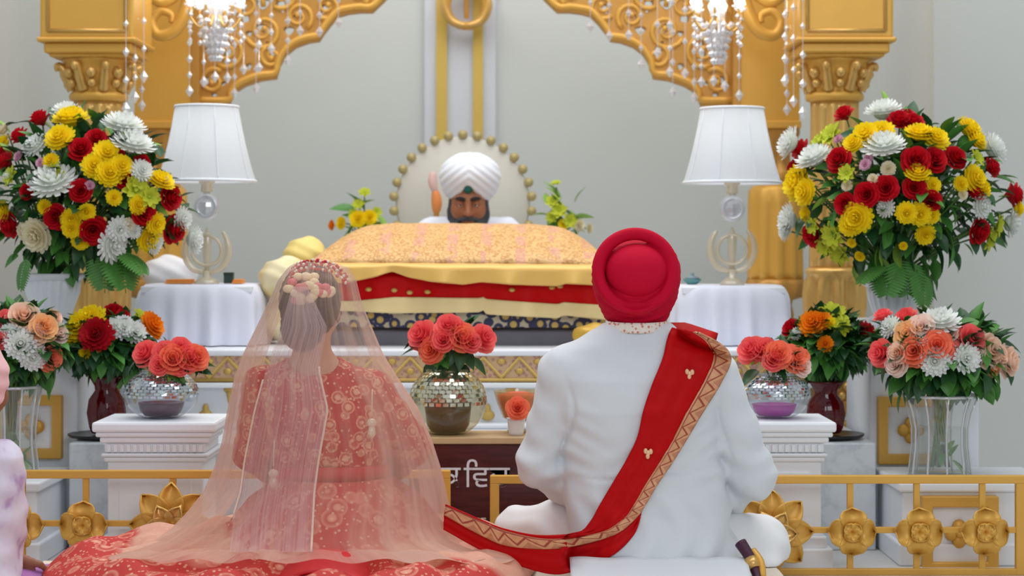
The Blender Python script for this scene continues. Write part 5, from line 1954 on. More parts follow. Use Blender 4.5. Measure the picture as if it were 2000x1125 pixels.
# turban
TURB = mat('turban_crimson', (196, 3, 46), 0.75, 0, 0.06, 7, 0.08, 260, 0, 0.15)
tc = P(1243, 540, GY + 0.03)
fu = Field(tc - V(0.2, 0.24, 0.2), tc + V(0.2, 0.22, 0.2), 0.005)
rows = [(630, 58), (606, 70), (580, 81), (550, 87.5), (520, 87), (497, 79), (480, 63), (470, 44), (465, 22)]
fu.loft([(Z(y, GY), tc.x, tc.y + 0.01, L(r, GY), L(r, GY) * 1.12 + 0.006) for y, r in rows], 0.02, 2.0)
dc = P(1243, 532, GY - 0.115)
fu.ell(dc + V(0, -0.012, 0.006), (0.098, 0.064, 0.086), 0.014, None, True)
fu.tor(dc + V(0, 0.035, 0.003), 0.103, 0.0175, (0, -1, 0.12), 0.025)
fu.ell(P(1243, 592, GY - 0.115), (0.030, 0.022, 0.020), 0.02, None, True)


def wraps(x, y, z):
    r = np.sqrt((x - dc.x) ** 2 + ((z - dc.z) * 1.05) ** 2)
    back = np.clip((tc.y + 0.02 - y) / 0.05, 0, 1)
    low = np.clip((dc.z + 0.02 - z) / 0.05, 0, 1)
    return 0.0022 * np.sin(r * 330) * back * low + 0.0015 * np.sin((z + 0.7 * np.abs(x - dc.x)) * 300) * (1 - back)


fu.ripple(wraps)
tb = link('turban', fu.mesh('turban', TURB), groom)
fd = Field(dc - V(0.13, 0.1, 0.12), dc + V(0.13, 0.16, 0.12), 0.005)
fd.ell(P(1243, 529, GY - 0.06), (0.088, 0.078, 0.076), 0.01)
link('turban_crown', fd.mesh('turban_crown', mat('turban_rose', (202, 8, 50), 0.75, 0, 0.05, 7, 0.08, 260, 0, 0.15)), groom)
# beard
fr_ = Field(Hg - V(0.12, 0.1, 0.2), Hg + V(0.12, 0.2, 0.1), 0.006)
Mh = np.array([list(ax[0]), list(ax[1]), list(ax[2])]).T
fr_.ell(q(0, 0.045, -0.085), (0.064, 0.06, 0.062), 0.02, Mh)
link('beard', fr_.mesh('beard', mat('beard_black', (30, 26, 26), 0.8)), groom)

# sash: laid over the tunic along lines of sight that meet it
SASH_R = mat('sash_red', (186, 0, 6), 0.6, 0, 0.1, 12, 0.05, 200, 0, 0.15)
SB = NT('sash_border_gold')
su = SB.n('ShaderNodeSeparateXYZ')
SB.l(SB.uv(), su.inputs[0])
fx = SB.math('MULTIPLY', su.outputs[0], 26)
tri = SB.math('ABSOLUTE', SB.math('SUBTRACT', SB.math('MULTIPLY', SB.math('FRACT', fx), 2), 1))
vv = su.outputs[1]
near = SB.math('LESS_THAN', SB.math('ABSOLUTE', SB.math('SUBTRACT', tri, SB.math('MULTIPLY', SB.math('SUBTRACT', vv, 0.18), 1.6))), 0.13)
edge = SB.math('LESS_THAN', SB.math('ABSOLUTE', SB.math('SUBTRACT', vv, 0.12)), 0.05)
inside = SB.math('MULTIPLY', SB.math('LESS_THAN', tri, SB.math('SUBTRACT', SB.math('MULTIPLY', SB.math('SUBTRACT', vv, 0.3), 1.4), 0.28)), 0.35)
rr_ = SB.math('MINIMUM', SB.math('ADD', SB.math('ADD', near, edge), inside), 0.85)
gcol = SB.mix(SB.noise(60, 3), lin((196, 128, 88)), lin((228, 176, 132)))
SB.col(SB.mix(rr_, gcol, lin((150, 30, 26))))
SB.b.inputs['Roughness'].default_value = 0.5
SB.b.inputs['Metallic'].default_value = 0.1


def surf_depth(px, py, guess):
    y = fk.hit(px, py, 4.72, 5.4)
    return y if y is not None else None


def ribbon(name, edgeA, edgeB, material, parent, off, nu=90, nv=12, v0=0.0, v1=1.0, guess=None, wav=0.004, thick=0.005):
    A = smoothpath([(a, b, 0) for a, b in edgeA], 10)
    B = smoothpath([(a, b, 0) for a, b in edgeB], 10)

    def at(c_, u):
        f = u * (len(c_) - 1)
        i = min(int(f), len(c_) - 2)
        return c_[i].lerp(c_[i + 1], f - i)
    D = np.zeros((nu + 1, nv + 1))
    G = np.zeros_like(D)
    for i in range(nu + 1):
        for j in range(nv + 1):
            u, v = i / nu, v0 + (v1 - v0) * j / nv
            p = at(A, u).lerp(at(B, u), v)
            y = surf_depth(p.x, p.y, None)
            g = interp(guess, p.x)[0]
            D[i, j] = min(y, g + 0.09) if y is not None else g
    for _ in range(6):      # soft cloth bridges hollows
        Dp = np.pad(D, 1, 'edge')
        av = (Dp[:-2, 1:-1] + Dp[2:, 1:-1] + Dp[1:-1, :-2] + Dp[1:-1, 2:]) / 4
        D = np.minimum(D, 0.5 * D + 0.5 * av)
        D = np.where(D > av + 0.01, av, D)

    def fn(u, v):
        i, j = int(round(u * nu)), int(round(v * nv))
        vv_ = v0 + (v1 - v0) * v
        p = at(A, u).lerp(at(B, u), vv_)
        return P(p.x, p.y, D[i, j] - off - wav * (0.5 + 0.5 * sin(vv_ * 16 + u * 5)))
    o = MB().grid(fn, nu, nv).build(name, material, parent)
    return solid(o, thick, 0)


gs = [(860, 5.02), (1000, 4.98), (1100, 4.94), (1200, 4.93), (1250, 4.94), (1300, 5.0), (1440, 5.06)]
EA = [(1312, 640), (1303, 662), (1294, 700), (1274, 750), (1257, 800), (1246, 850), (1228, 890), (1196, 945), (1172, 985), (1152, 1020), (1128, 1040), (1060, 1046), (990, 1034), (940, 1016), (870, 986)]
EB = [(1366, 650), (1408, 672), (1428, 700), (1408, 748), (1372, 806), (1342, 856), (1312, 905), (1282, 950), (1262, 985), (1240, 1014), (1196, 1042), (1100, 1066), (1000, 1064), (940, 1042), (868, 1002)]
UA = [(1256, 982), (1238, 1004), (1196, 1030), (1130, 1050), (1060, 1052), (990, 1044), (930, 1024), (868, 996)]
UB = [(1250, 1010), (1236, 1046), (1196, 1085), (1140, 1110), (1080, 1122), (1000, 1100), (930, 1070), (866, 1034)]
EF = [0.74] * 9 + [0.72, 0.6, 0.35, 0.1, 0.0, 0.0]
EC = [(a[0] + (b[0] - a[0]) * f, a[1] + (b[1] - a[1]) * f) for a, b, f in zip(EA, EB, EF)]
EA = EA[:12] + [(990, 1035), (940, 1017), (870, 987)]
EB = EB[:10] + [(1196, 1046), (1100, 1070), (1000, 1068), (940, 1046), (868, 1006)]
sash = ribbon('sash', EA, EC, SASH_R, groom, 0.012, 100, 12, 0.0, 1.02, gs)
ribbon('sash_border', EC, EB, SB.m, sash, 0.0135, 100, 6, 0.0, 1.0, gs)
ribbon('sash_under_layer', UA, UB, SASH_R, sash, 0.006, 70, 12, 0.0, 1.0, gs)
# over the shoulder to the front of the chest
fs_ = ribbon  # front drop of the sash
SH = [P(1340, 652, GY - 0.02), P(1350, 640, GY + 0.05), P(1345, 662, GY + 0.12), P(1330, 720, GY + 0.165), P(1310, 820, GY + 0.185)]
shp = smoothpath(SH, 6)
o = MB().grid(lambda u, v: shp[int(round(u * (len(shp) - 1)))] + V((v - 0.5) * 0.15, 0, 0.012 - 0.05 * max(0, v - 0.4)), len(shp) - 1, 8).build('sash_front', SASH_R, sash)
solid(o, 0.006, 0)
for px, py in ((1347, 730), (1266, 885)):
    y = (fk.hit(px, py, 4.72, 5.4) or 5.0) - 0.022
    mb = MB()
    for a, b in ((-5, -4), (5, -3), (-1, 6), (0, 0)):
        mb.ball(P(px + a, py + b, y), (0.006, 0.004, 0.008), 8, 6)
    mb.build('gold_sprig', mat('sprig_gold', (236, 190, 150), 0.4, 0.3), sash)
# scabbard beside the right hip
sc_ = smoothpath([P(1446, 1060, 5.0), P(1466, 1092, 4.97), P(1480, 1130, 4.93), P(1484, 1165, 4.88)], 6)
kp = MB().tube(sc_, [0.017 - 0.0004 * i for i in range(len(sc_))], 12).build('scabbard', mat('scabbard_purple', (66, 20, 50), 0.4), groom)
MB().tube([sc_[6], sc_[9]], 0.019, 12).build('scabbard_band', GOLD_LIGHT, kp)
MB().tube(smoothpath([P(1470, 1075, 4.99), P(1486, 1098, 4.96), P(1490, 1128, 4.93)], 5), 0.010, 8).build('strap', GOLD, kp)

# ================================================================== BRIDE
BY = 5.14
EMB = NT('embroidered_red')
vo = EMB.voro(24)
v2 = EMB.voro(70)
big = EMB.ramp(vo.outputs['Distance'], [(0.0, (236, 190, 150)), (0.2, (228, 160, 130)), (0.27, (190, 14, 30)), (0.42, (228, 160, 130)), (0.47, (194, 14, 30)), (1.0, (180, 8, 24))])
sm = EMB.math('MULTIPLY', EMB.math('LESS_THAN', v2.outputs['Distance'], 0.26), 0.7)
EMB.col(EMB.mix(sm, big, lin((240, 196, 164))))
EMB.b.inputs['Roughness'].default_value = 0.7
EMB.b.inputs['Specular IOR Level'].default_value = 0.15
EMB = EMB.m
bride = thing('person', 'seated bride from behind in red embroidered dress under a sheer peach veil', 'person', (X(650, BY), BY, SEAT))
b_rows = [(696, 612, 46, 0.055, 0.0), (716, 614, 78, 0.068, 0.0), (735, 618, 112, 0.085, 0.0), (765, 622, 126, 0.105, 0.0), (820, 632, 122, 0.118, 0.0), (870, 640, 112, 0.112, 0.0), (910, 646, 108, 0.112, 0.01), (945, 650, 114, 0.12, 0.01),
          (1000, 655, 132, 0.14, 0.02), (1060, 655, 150, 0.16, 0.03), (1095, 655, 156, 0.165, 0.03)]
bs = torso_secs(b_rows, BY)
bsL, bsR = P(512, 752, BY), P(728, 760, BY)
beL, beR = P(492, 885, BY + 0.02), P(806, 872, BY + 0.02)
bwL, bwR = P(575, 955, BY + 0.22), P(735, 955, BY + 0.22)
Hb = P(606, 600, BY)
bax = head_axes((-0.05, 1, 0), 0.3)
f2 = Field((-0.95, 4.8, 0.095), (0.05, 5.62, 1.05), 0.0075)
f2.loft([(z, cx, cy, rx - 0.012, ry - 0.012) for z, cx, cy, rx, ry in bs], 0.02)
q, M = head(f2, Hb, bax, P(612, 705, BY), 0.045)
for s_, e_, w_, sd in ((bsL, beL, bwL, 1), (bsR, beR, bwR, -1)):
    f2.chain([s_, e_, w_], [0.044, 0.036, 0.026], 0.02)
    d = V(sd * 0.7, 0.55, -0.3).normalized()
    hand(f2, w_ + d * 0.01, d, V(0, 0.1, -1), V(0, 0.8, 0.4), 0.35, 0.9)
for h_, k_, a_, sd in ((P(590, 1060, BY), P(450, 1062, 5.36), P(690, 1075, 5.42), 1), (P(715, 1060, BY), P(850, 1062, 5.36), P(600, 1075, 5.45), -1)):
    f2.chain([h_, k_], [0.075, 0.05], 0.03)
    f2.chain([k_, a_], [0.045, 0.032], 0.02)
    f2.cap(a_, a_ + V(sd * 0.1, 0.03, -0.02), 0.03, 0.022, 0.02)
f2.cut_below(SEAT + 0.001)
link('body', f2.mesh('body', SKIN_L), bride)
eyes(bride, q)
# hair
fh = Field(Hb - V(0.16, 0.22, 0.2), Hb + V(0.16, 0.14, 0.18), 0.006)
Mb = np.array([list(bax[0]), list(bax[1]), list(bax[2])]).T
fh.ell(q(0, -0.012, 0.026), (0.083, 0.096, 0.096), 0.02, Mb)
fh.ell(q(0, -0.03, -0.01), (0.078, 0.075, 0.085), 0.03, Mb)
fh.ell(q(0, 0.085, -0.035), (0.07, 0.06, 0.085), 0.02, Mb, True)
fh.ell(P(590, 640, BY - 0.098), (0.060, 0.05, 0.066), 0.012)
fh.ripple(lambda x, y, z: 0.0018 * np.sin(z * 260 + x * 90 + 3 * np.sin(x * 40)))
hair = link('hair', fh.mesh('hair', mat('hair_dark', (44, 36, 40), 0.45)), bride)
mb = MB()
CRM = mat('gajra_cream', (240, 222, 184), 0.7)
rr = random.Random(5)
for i in range(34):
    a = rr.uniform(0, 2 * pi)
    r = rr.uniform(0.3, 1)
    mb.cur = 0 if i % 4 else 1
    mb.ball(P(600 + 50 * r * cos(a), 570 + 32 * r * sin(a), BY - 0.125 + 0.035 * r * r), (0.015, 0.012, 0.012), 7, 5)
o = mb.build('hair_flowers', [CRM, mat('gajra_pink', (226, 120, 130), 0.7)], hair)
o['kind'] = 'stuff'
# blouse
f3 = Field((-0.85, 4.9, 0.3), (-0.1, 5.5, 0.78), 0.006)
f3.loft([(z, cx, cy, rx + 0.004, ry + 0.004) for z, cx, cy, rx, ry in bs if 0.34 < z], 0.02)
for s_, e_, w_ in ((bsL, beL, bwL), (bsR, beR, bwR)):
    f3.chain([s_, e_], [0.056, 0.050], 0.03)
    f3.cap(e_, e_.lerp(w_, 0.55), 0.050, 0.040, 0.02)
f3.ell(P(612, 690, BY - 0.07), (0.085, 0.11, 0.062), 0.012, None, True)      # scooped back neckline
f3.ell(P(612, 680, BY + 0.05), (0.075, 0.1, 0.055), 0.012, None, True)
f3.ripple(lambda x, y, z: 0.0016 * np.sin(z * 120 + x * 40))
link('blouse', f3.mesh('blouse', EMB), bride)
wb = MB().grid(lambda u, v: (X(648, BY) + (0.158 + 0.004 * sin(pi * v)) * cos(2 * pi * u), BY + 0.01 + (0.124 + 0.006 * sin(pi * v)) * sin(2 * pi * u), Z(904 + 38 * v, BY)), 64, 6).build('waist_band', mat('waist_red', (206, 26, 34), 0.5, 0, 0.1, 30), bride)
solid(wb, 0.006, 0)
# skirt
sc0 = V(X(655, BY), BY, 0)
t_ = NT('skirt_peach_and_red')
vo = t_.voro(15)
pat = t_.ramp(vo.outputs['Distance'], [(0.0, (232, 168, 140)), (0.18, (226, 150, 126)), (0.26, (184, 10, 26)), (0.42, (220, 130, 110)), (0.48, (192, 10, 26))])
v2 = t_.math('LESS_THAN', t_.voro(60).outputs['Distance'], 0.25)
pat = t_.mix(t_.math('MULTIPLY', v2, 0.6), pat, lin((238, 196, 166)))
pos = t_.n('ShaderNodeSeparateXYZ')
t_.l(t_.obj(), pos.inputs[0])
wob = t_.math('MULTIPLY', t_.math('SUBTRACT', t_.noise(4, 3), 0.5), 0.22)
my = t_.math('SMOOTH_MIN', t_.math('DIVIDE', t_.math('SUBTRACT', t_.math('ADD', pos.outputs[1], wob), 4.80), 0.05), 1.0, 0.1)
mx_ = t_.math('DIVIDE', t_.math('SUBTRACT', t_.math('ADD', pos.outputs[0], wob), -1.09), 0.05)
ctr = t_.n('ShaderNodeVectorMath', operation='DISTANCE')
t_.l(t_.obj(), ctr.inputs[0])
ctr.inputs[1].default_value = (sc0.x, sc0.y, 0.2)
mr = t_.math('DIVIDE', t_.math('SUBTRACT', t_.math('ADD', ctr.outputs['Value'], t_.math('MULTIPLY', wob, 0.4)), 0.29), 0.03)
net = t_.math('MAXIMUM', t_.math('MINIMUM', t_.math('MINIMUM', t_.math('MINIMUM', my, mx_), mr), 0.84), 0.12)
t_.col(t_.mix(net, pat, t_.mix(t_.noise(9, 3), lin((214, 160, 136)), lin((232, 190, 166)))))
t_.b.inputs['Roughness'].default_value = 0.7
t_.b.inputs['Specular IOR Level'].default_value = 0.15
SKIRT = t_.m
sc0 = V(X(655, BY), BY, 0)


def hemR(a):
    # a: 0 = right, pi/2 = towards the altar, pi = left, 3pi/2 = towards the camera
    c_, s_ = cos(a), sin(a)
    rx = 0.80 if c_ < 0 else 0.56
    ry = 0.30 if s_ > 0 else 0.66
    return 1 / math.sqrt((c_ / rx) ** 2 + (s_ / ry) ** 2)


def skirt(u, v):
    a = 2 * pi * u
    Rm = hemR(a)
    r = 0.155 + (Rm - 0.155) * v ** 1.25
    k = r / Rm
    z = interp([(0.15, 0.365), (0.2, 0.31), (0.24, 0.26), (0.29, 0.20), (0.36, 0.185), (0.5, 0.172), (0.7, 0.165), (0.9, 0.165)], r)[0]
    if sin(a) > 0:
        z = interp([(0.15, 0.365), (0.24, 0.30), (0.30, 0.22), (0.5, 0.19), (0.9, 0.165)], r)[0]
    fade = max(0.0, (v - 0.86) / 0.14)
    z = z * (1 - fade ** 2) + (SEAT + 0.006) * fade ** 2
    w_ = min(1, max(0, (r - 0.2) * 5))
    z += w_ * (1 - fade) * (0.010 * sin(a * 14 + 2 * sin(r * 9)) + 0.007 * sin(a * 27 + r * 20) + 0.008 * sin(r * 34 + a * 3))
    return (sc0.x + r * cos(a), sc0.y + r * sin(a), max(z, SEAT + 0.005))


sk = MB().grid(skirt, 200, 60).build('skirt', SKIRT, bride, merge=True)
solid(sk, 0.005, 1)
# plain red underskirt swell at the hem near the camera
o = MB().grid(lambda u, v: (X(540 + 190 * u, 4.72), 4.80 - 0.16 * v, SEAT + 0.085 + 0.022 * sin(pi * u) - 0.03 * v * v - 0.03 * abs(2 * u - 1) ** 3), 30, 12).build('red_panel', mat('lining_red', (206, 14, 30), 0.5, 0, 0.08, 12), bride)
solid(o, 0.006, 0)
# tassels
for px, py, yy in ((534, 925, BY - 0.15), (726, 826, BY - 0.135)):
    c = P(px, py, yy)
    mb = MB()
    mb.tube([c + V(0, 0.02, 0.09), c + V(0, 0, 0.02)], 0.002, 5)
    mb.ball(c, (0.014, 0.012, 0.013), 10, 6)
    mb.lathe([(0.002, -0.045), (0.012, -0.03), (0.009, -0.012), (0.004, -0.008)], c, 10)
    mb.build('tassel', mat('tassel_pearl', (232, 222, 200), 0.3, 0.2), bride)

# veil
VE = NT('veil_peach_net')
dfb = VE.n('ShaderNodeBsdfDiffuse')
vc = VE.mix(VE.noise(5, 3), lin((232, 198, 178)), lin((242, 216, 200)))
VE.l(vc, dfb.inputs[0])
trl = VE.n('ShaderNodeBsdfTranslucent')
VE.l(vc, trl.inputs[0])
m1 = VE.n('ShaderNodeMixShader')
m1.inputs[0].default_value = 0.5
VE.l(dfb.outputs[0], m1.inputs[1])
VE.l(trl.outputs[0], m1.inputs[2])
tp = VE.n('ShaderNodeBsdfTransparent')
m2 = VE.n('ShaderNodeMixShader')
suv = VE.n('ShaderNodeSeparateXYZ')
VE.l(VE.uv(), suv.inputs[0])
mp = VE.n('ShaderNodeMapping')
mp.inputs['Scale'].default_value = (34, 1.3, 1)
VE.l(VE.uv(), mp.inputs[0])
pl = VE.math('MULTIPLY', VE.math('SUBTRACT', VE.noise(1.0, 3, mp.outputs[0]), 0.5), 1.15)      # doubled net along the pleats
uu = suv.outputs[0]
side = VE.n('ShaderNodeMapRange', interpolation_type='SMOOTHSTEP')
VE.l(uu, side.inputs['Value'])
side.inputs['From Min'].default_value, side.inputs['From Max'].default_value = 0.45, 0.33
sid2 = VE.n('ShaderNodeMapRange', interpolation_type='SMOOTHSTEP')
VE.l(uu, sid2.inputs['Value'])
sid2.inputs['From Min'].default_value, sid2.inputs['From Max'].default_value = 0.66, 0.74
dbl = VE.math('ADD', VE.math('MULTIPLY', VE.math('MULTIPLY', side.outputs[0], suv.outputs[1]), 0.42), VE.math('MULTIPLY', sid2.outputs[0], 0.28))      # net lies double at both sides
alpha = VE.math('MAXIMUM', VE.math('ADD', VE.math('ADD', 0.33, dbl), pl), 0.22)
alpha = VE.math('MINIMUM', alpha, 0.9)
alpha = VE.math('ADD', alpha, VE.math('MULTIPLY', VE.math('GREATER_THAN', suv.outputs[1], 0.965), 0.3))
VE.l(alpha, m2.inputs[0])
VE.l(tp.outputs[0], m2.inputs[1])
VE.l(m1.outputs[0], m2.inputs[2])
VE.l(m2.outputs[0], VE.out.inputs[0])
VEIL = VE.m
vrows = [(509, 596, 628, 0.02), (513, 578, 655, 0.05), (522, 564, 680, 0.08), (545, 546, 696, 0.135), (590, 527, 706, 0.165), (640, 504, 726, 0.17), (690, 480, 746, 0.172), (740, 463, 776, 0.178), (800, 451, 815, 0.18),
         (860, 441, 840, 0.19), (910, 427, 856, 0.205), (960, 405, 868, 0.23), (1000, 374, 876, 0.262), (1035, 340, 886, 0.295), (1058, 305, 905, 0.33), (1074, 262, 940, 0.37), (1086, 215, 985, 0.42), (1096, 180, 1030, 0.50)]
rr = random.Random(9)


def veilfn(u, v):
    py = 509 + (1096 - 509) * (v ** 1.0)
    l_, r_, ry = interp(vrows, py)
    a = -0.22 * pi + 1.44 * pi * u
    fa = min(1, max(0, (py - 540) / 250))
    fold = 0.5 * sin(a * 19 + 1.2 * sin(a * 5)) + 0.35 * sin(a * 33 + 0.6) + 0.3 * sin(a * 8 + 2)
    hw = L((r_ - l_) / 2, BY)
    cx = X((l_ + r_) / 2, BY)
    low = max(0, (py - 1050) / 46)
    k = 0.014 * fa * fold * (1 + 0.8 * low)
    rx_, ry_ = hw + k * 0.5, ry + k
    y = BY - ry_ * sin(a) - 0.01
    z = Z(py, y) if sin(a) > 0 else Z(py, BY)
    if sin(a) <= 0:
        z = Z(py, BY - 0.01) - 0.02 * abs(sin(a))
    z += 0.006 * low * sin(a * 23)
    return (cx + rx_ * cos(a), y, max(z, SEAT + 0.02))


veil = MB().grid(veilfn, 260, 90).build('veil', VEIL, bride)
veil['label'] = 'sheer peach net veil falling from the head'
# paler second fall of the veil down the left of the back


def fallfn(u, v):
    py = 560 + (1078 - 560) * v
    l_, r_ = interp([(560, 570, 600), (640, 548, 640), (720, 520, 622), (800, 498, 640), (900, 478, 622), (960, 470, 614), (1000, 458, 612), (1078, 448, 608)], py)
    px = l_ + (r_ - l_) * u
    ll, r2, ry = interp(vrows, py)
    e = (px - (ll + r2) / 2) / ((r2 - ll) / 2)
    y = BY - 0.01 - ry * math.sqrt(max(0.05, 1 - e * e)) - 0.018 - 0.008 * sin(u * 14 + v * 3) * v
    if u > 0.93:
        y += 0.012 * (u - 0.93) / 0.07
    return P(px, py, y)


VF = VE.m.copy()
VF.name = 'veil_pale_net'
for nd in VF.node_tree.nodes:
    if nd.type == 'MAP_RANGE':      # the second fall is single net throughout
        nd.inputs['To Max'].default_value = 0.0
for nd in VF.node_tree.nodes:
    if nd.type == 'MIX' and nd.data_type == 'RGBA':
        nd.inputs[6].default_value = lin((232, 206, 208))
        nd.inputs[7].default_value = lin((238, 220, 220))
    if nd.type == 'MATH' and nd.operation == 'ADD' and abs(nd.inputs[0].default_value - 0.33) < 1e-4:
        nd.inputs[0].default_value = 0.38
    if nd.type == 'MATH' and nd.operation == 'GREATER_THAN':
        nd.inputs[1].default_value = 2.0
o = MB().grid(fallfn, 40, 60).build('veil_fall', VF, bride)
o['label'] = 'paler second fall of the veil down the left of the back'
# hemmed edges
EDGE = glass_mat('veil_hem', (1, 1, 1), 0.0, 0.72, (236, 206, 190), 0.9)
MB().tube([Vector(fallfn(1.0, k / 40)) + V(0, -0.003, 0) for k in range(12, 41)], 0.0035, 6).build('veil_hem', EDGE, o)
MB().tube([Vector(fallfn(0.0, k / 40)) + V(0, -0.003, 0) for k in range(14, 36)], 0.003, 6).build('veil_hem', EDGE, o)
# beaded front edge over the head
mb = MB()
path = smoothpath([P(576, 532, BY + 0.03), P(584, 522, BY + 0.03), P(600, 515, BY + 0.03), P(632, 514, BY + 0.03), P(660, 523, BY + 0.03), P(684, 545, BY + 0.02)], 7)
for i, p in enumerate(path):
    for j in range(3):
        mb.cur = 0 if (i + j) % 3 else 1
        mb.ball(p + V(rr.uniform(-.004, .004), -0.07 - 0.012 * j, 0.006 - 0.010 * j + rr.uniform(-.003, .003)), (0.0052, 0.0045, 0.0048), 6, 4)
o = mb.build('veil_beading', [mat('bead_red', (200, 30, 52), 0.4), mat('bead_pearl', (236, 222, 206), 0.3)], veil)
o['kind'] = 'stuff'

# ================================================================== READER BEHIND THE ALTAR
RY = 7.62
reader = thing('person', 'bearded man in white turban and white robe sitting behind the scripture', 'person', (X(915, RY), RY, zt))
Hr = P(915, 393, RY)
rax = head_axes((0, -1, 0), 0.22)
r_rows = [(452, 915, 34, 0.06, 0), (470, 915, 62, 0.08, 0.02), (490, 915, 88, 0.11, 0.02), (540, 915, 92, 0.13, 0.02), (600, 915, 88, 0.13, 0.02), (645, 915, 92, 0.15, 0.0), (662, 915, 96, 0.16, 0.0)]
rs = torso_secs(r_rows, RY)
fr = Field((-0.5, 7.2, 0.62), (0.15, 7.95, 1.35), 0.0075)
fr.loft([(z, cx, cy, rx - 0.02, ry - 0.02) for z, cx, cy, rx, ry in rs], 0.02)
q, M = head(fr, Hr, rax, P(915, 462, RY + 0.02))
rsh = [(P(842, 458, RY + 0.02), P(820, 560, RY), P(880, 610, RY - 0.2), 1), (P(988, 458, RY + 0.02), P(1010, 560, RY), P(950, 610, RY - 0.2), -1)]
for s_, e_, w_, sd in rsh:
    fr.chain([s_, e_, w_], [0.048, 0.038, 0.028], 0.02)
    d = V(sd * 0.6, -0.7, -0.1).normalized()
    hand(fr, w_ + d * 0.01, d, V(0, 0, -1), V(0, -0.6, 0.5), 0.3)
for sd in (-1, 1):
    h_, k_, a_ = P(915 + sd * 40, 650, RY), P(915 + sd * 120, 648, RY - 0.26), P(915 - sd * 30, 655, RY - 0.3)
    fr.chain([h_, k_, a_], [0.07, 0.05, 0.034], 0.02)
    fr.cap(a_, a_ + V(-sd * 0.1, -0.02, 0), 0.03, 0.024, 0.02)
fr.cut_below(zt + 0.001)
link('body', fr.mesh('body', mat('skin_reader', (158, 98, 66), 0.5, 0, 0.06, 12)), reader)
eyes(reader, q)
for s_ in (-1, 1):
    MB().ball(q(s_ * 0.031, 0.0825, 0.0085), (0.0165, 0.0145, 0.0115), 12, 8).build('eyelid', bpy.data.materials['skin_reader'], reader)
BRD = mat('beard_grey', (62, 66, 72), 0.85, 0, 0.25, 50)
brows(reader, q, mat('brow_dark', (40, 32, 30), 0.8))
Mr = np.array([list(rax[0]), list(rax[1]), list(rax[2])]).T
f5 = Field(Hr - V(0.14, 0.2, 0.24), Hr + V(0.14, 0.14, 0.1), 0.0055)
f5.ell(q(0, 0.035, -0.095), (0.074, 0.068, 0.07), 0.02, Mr)
for s in (-1, 1):
    f5.ell(q(s * 0.068, 0.012, -0.045), (0.020, 0.034, 0.062), 0.02, Mr)
f5.ell(q(0, 0.10, -0.035), (0.045, 0.04, 0.05), 0.02, Mr, True)
f5.cap(q(-0.036, 0.088, -0.06), q(0, 0.106, -0.05), 0.008, 0.010, 0.008)
f5.cap(q(0.036, 0.088, -0.06), q(0, 0.106, -0.05), 0.008, 0.010, 0.008)
f5.ripple(lambda x, y, z: 0.002 * np.sin(x * 260 + 2 * np.sin(z * 60)))
link('beard', f5.mesh('beard', BRD), reader)
TW = mat('turban_white', (228, 233, 242), 0.75, 0, 0.02, 8, 0.05, 200, 0.25)
tcn = P(917, 350, RY)
f6 = Field(tcn - V(0.2, 0.22, 0.2), tcn + V(0.2, 0.22, 0.2), 0.0055)
f6.ell(P(918, 344, RY + 0.01), (L(61, RY), 0.145, L(47, RY)), 0.02)
f6.ell(P(918, 366, RY + 0.03), (L(50, RY), 0.125, L(38, RY)), 0.03)
f6.ell(q(0, 0.12, -0.02), (0.058, 0.09, 0.078), 0.02, Mr, True)
f6.ell(q(0, 0.10, 0.055), (0.020, 0.075, 0.03), 0.015, Mr, True)
f6.ripple(lambda x, y, z: 0.0024 * np.sin((z + 0.75 * np.abs(x - tcn.x)) * 190) * np.clip((tcn.y + 0.03 - y) / 0.06, 0.2, 1))
link('turban', f6.mesh('turban', TW), reader)
MB().ball(q(0, 0.078, 0.072), (0.02, 0.02, 0.026), 12, 8).build('turban_underband', mat('underband_green', (20, 104, 96), 0.7), reader)
f7 = Field((-0.52, 7.15, 0.625), (0.17, 7.98, 1.12), 0.008)
f7.loft([(z, cx, cy, rx + 0.006, ry + 0.006) for z, cx, cy, rx, ry in rs if z < 1.062], 0.02)
f7.cap(P(885, 442, RY + 0.03), P(838, 454, RY + 0.02), 0.05, 0.058, 0.04)
f7.cap(P(945, 442, RY + 0.03), P(992, 454, RY + 0.02), 0.05, 0.058, 0.04)
for s_, e_, w_, sd in rsh:
    f7.chain([s_, e_, w_], [0.06, 0.056, 0.05], 0.03)
for sd in (-1, 1):
    f7.chain([P(915 + sd * 40, 650, RY), P(915 + sd * 120, 648, RY - 0.26), P(915 - sd * 30, 655, RY - 0.3)], [0.09, 0.07, 0.06], 0.04)
f7.cut_below(zt + 0.002)
f7.ripple(lambda x, y, z: 0.003 * np.sin(x * 60 + 3 * np.sin(z * 20)))
link('robe', f7.mesh('robe', mat('robe_white', (226, 230, 242), 0.8, 0, 0.02, 6, 0, 60, 0.2)), reader)

# ================================================================== GUEST AT THE LEFT EDGE
LY = 4.95
guest = thing('person', 'person at the left edge in pink headscarf and lavender tunic seated on the floor', 'person', (X(-70, LY), LY, 0.0))
Hq = P(-52, 752, LY)
gax = head_axes((0.3, 1, 0), 0.1)
g2 = [(846, -62, 40, 0.06, 0), (866, -66, 72, 0.08, 0), (892, -68, 100, 0.1, 0), (960, -70, 102, 0.115, 0), (1060, -70, 98, 0.12, 0), (1130, -70, 104, 0.14, 0), (1180, -70, 112, 0.16, 0), (1206, -70, 114, 0.165, 0)]
qs = torso_secs(g2, LY)
f8 = Field((-2.05, 4.5, 0.0), (-1.05, 5.6, 0.98), 0.008)
f8.loft([(z, cx, cy, rx - 0.02, ry - 0.02) for z, cx, cy, rx, ry in qs], 0.02)
q, M = head(f8, Hq, gax, P(-60, 858, LY))
gR = [P(2, 900, LY), P(10, 1010, LY + 0.02), P(22, 1082, LY + 0.08)]
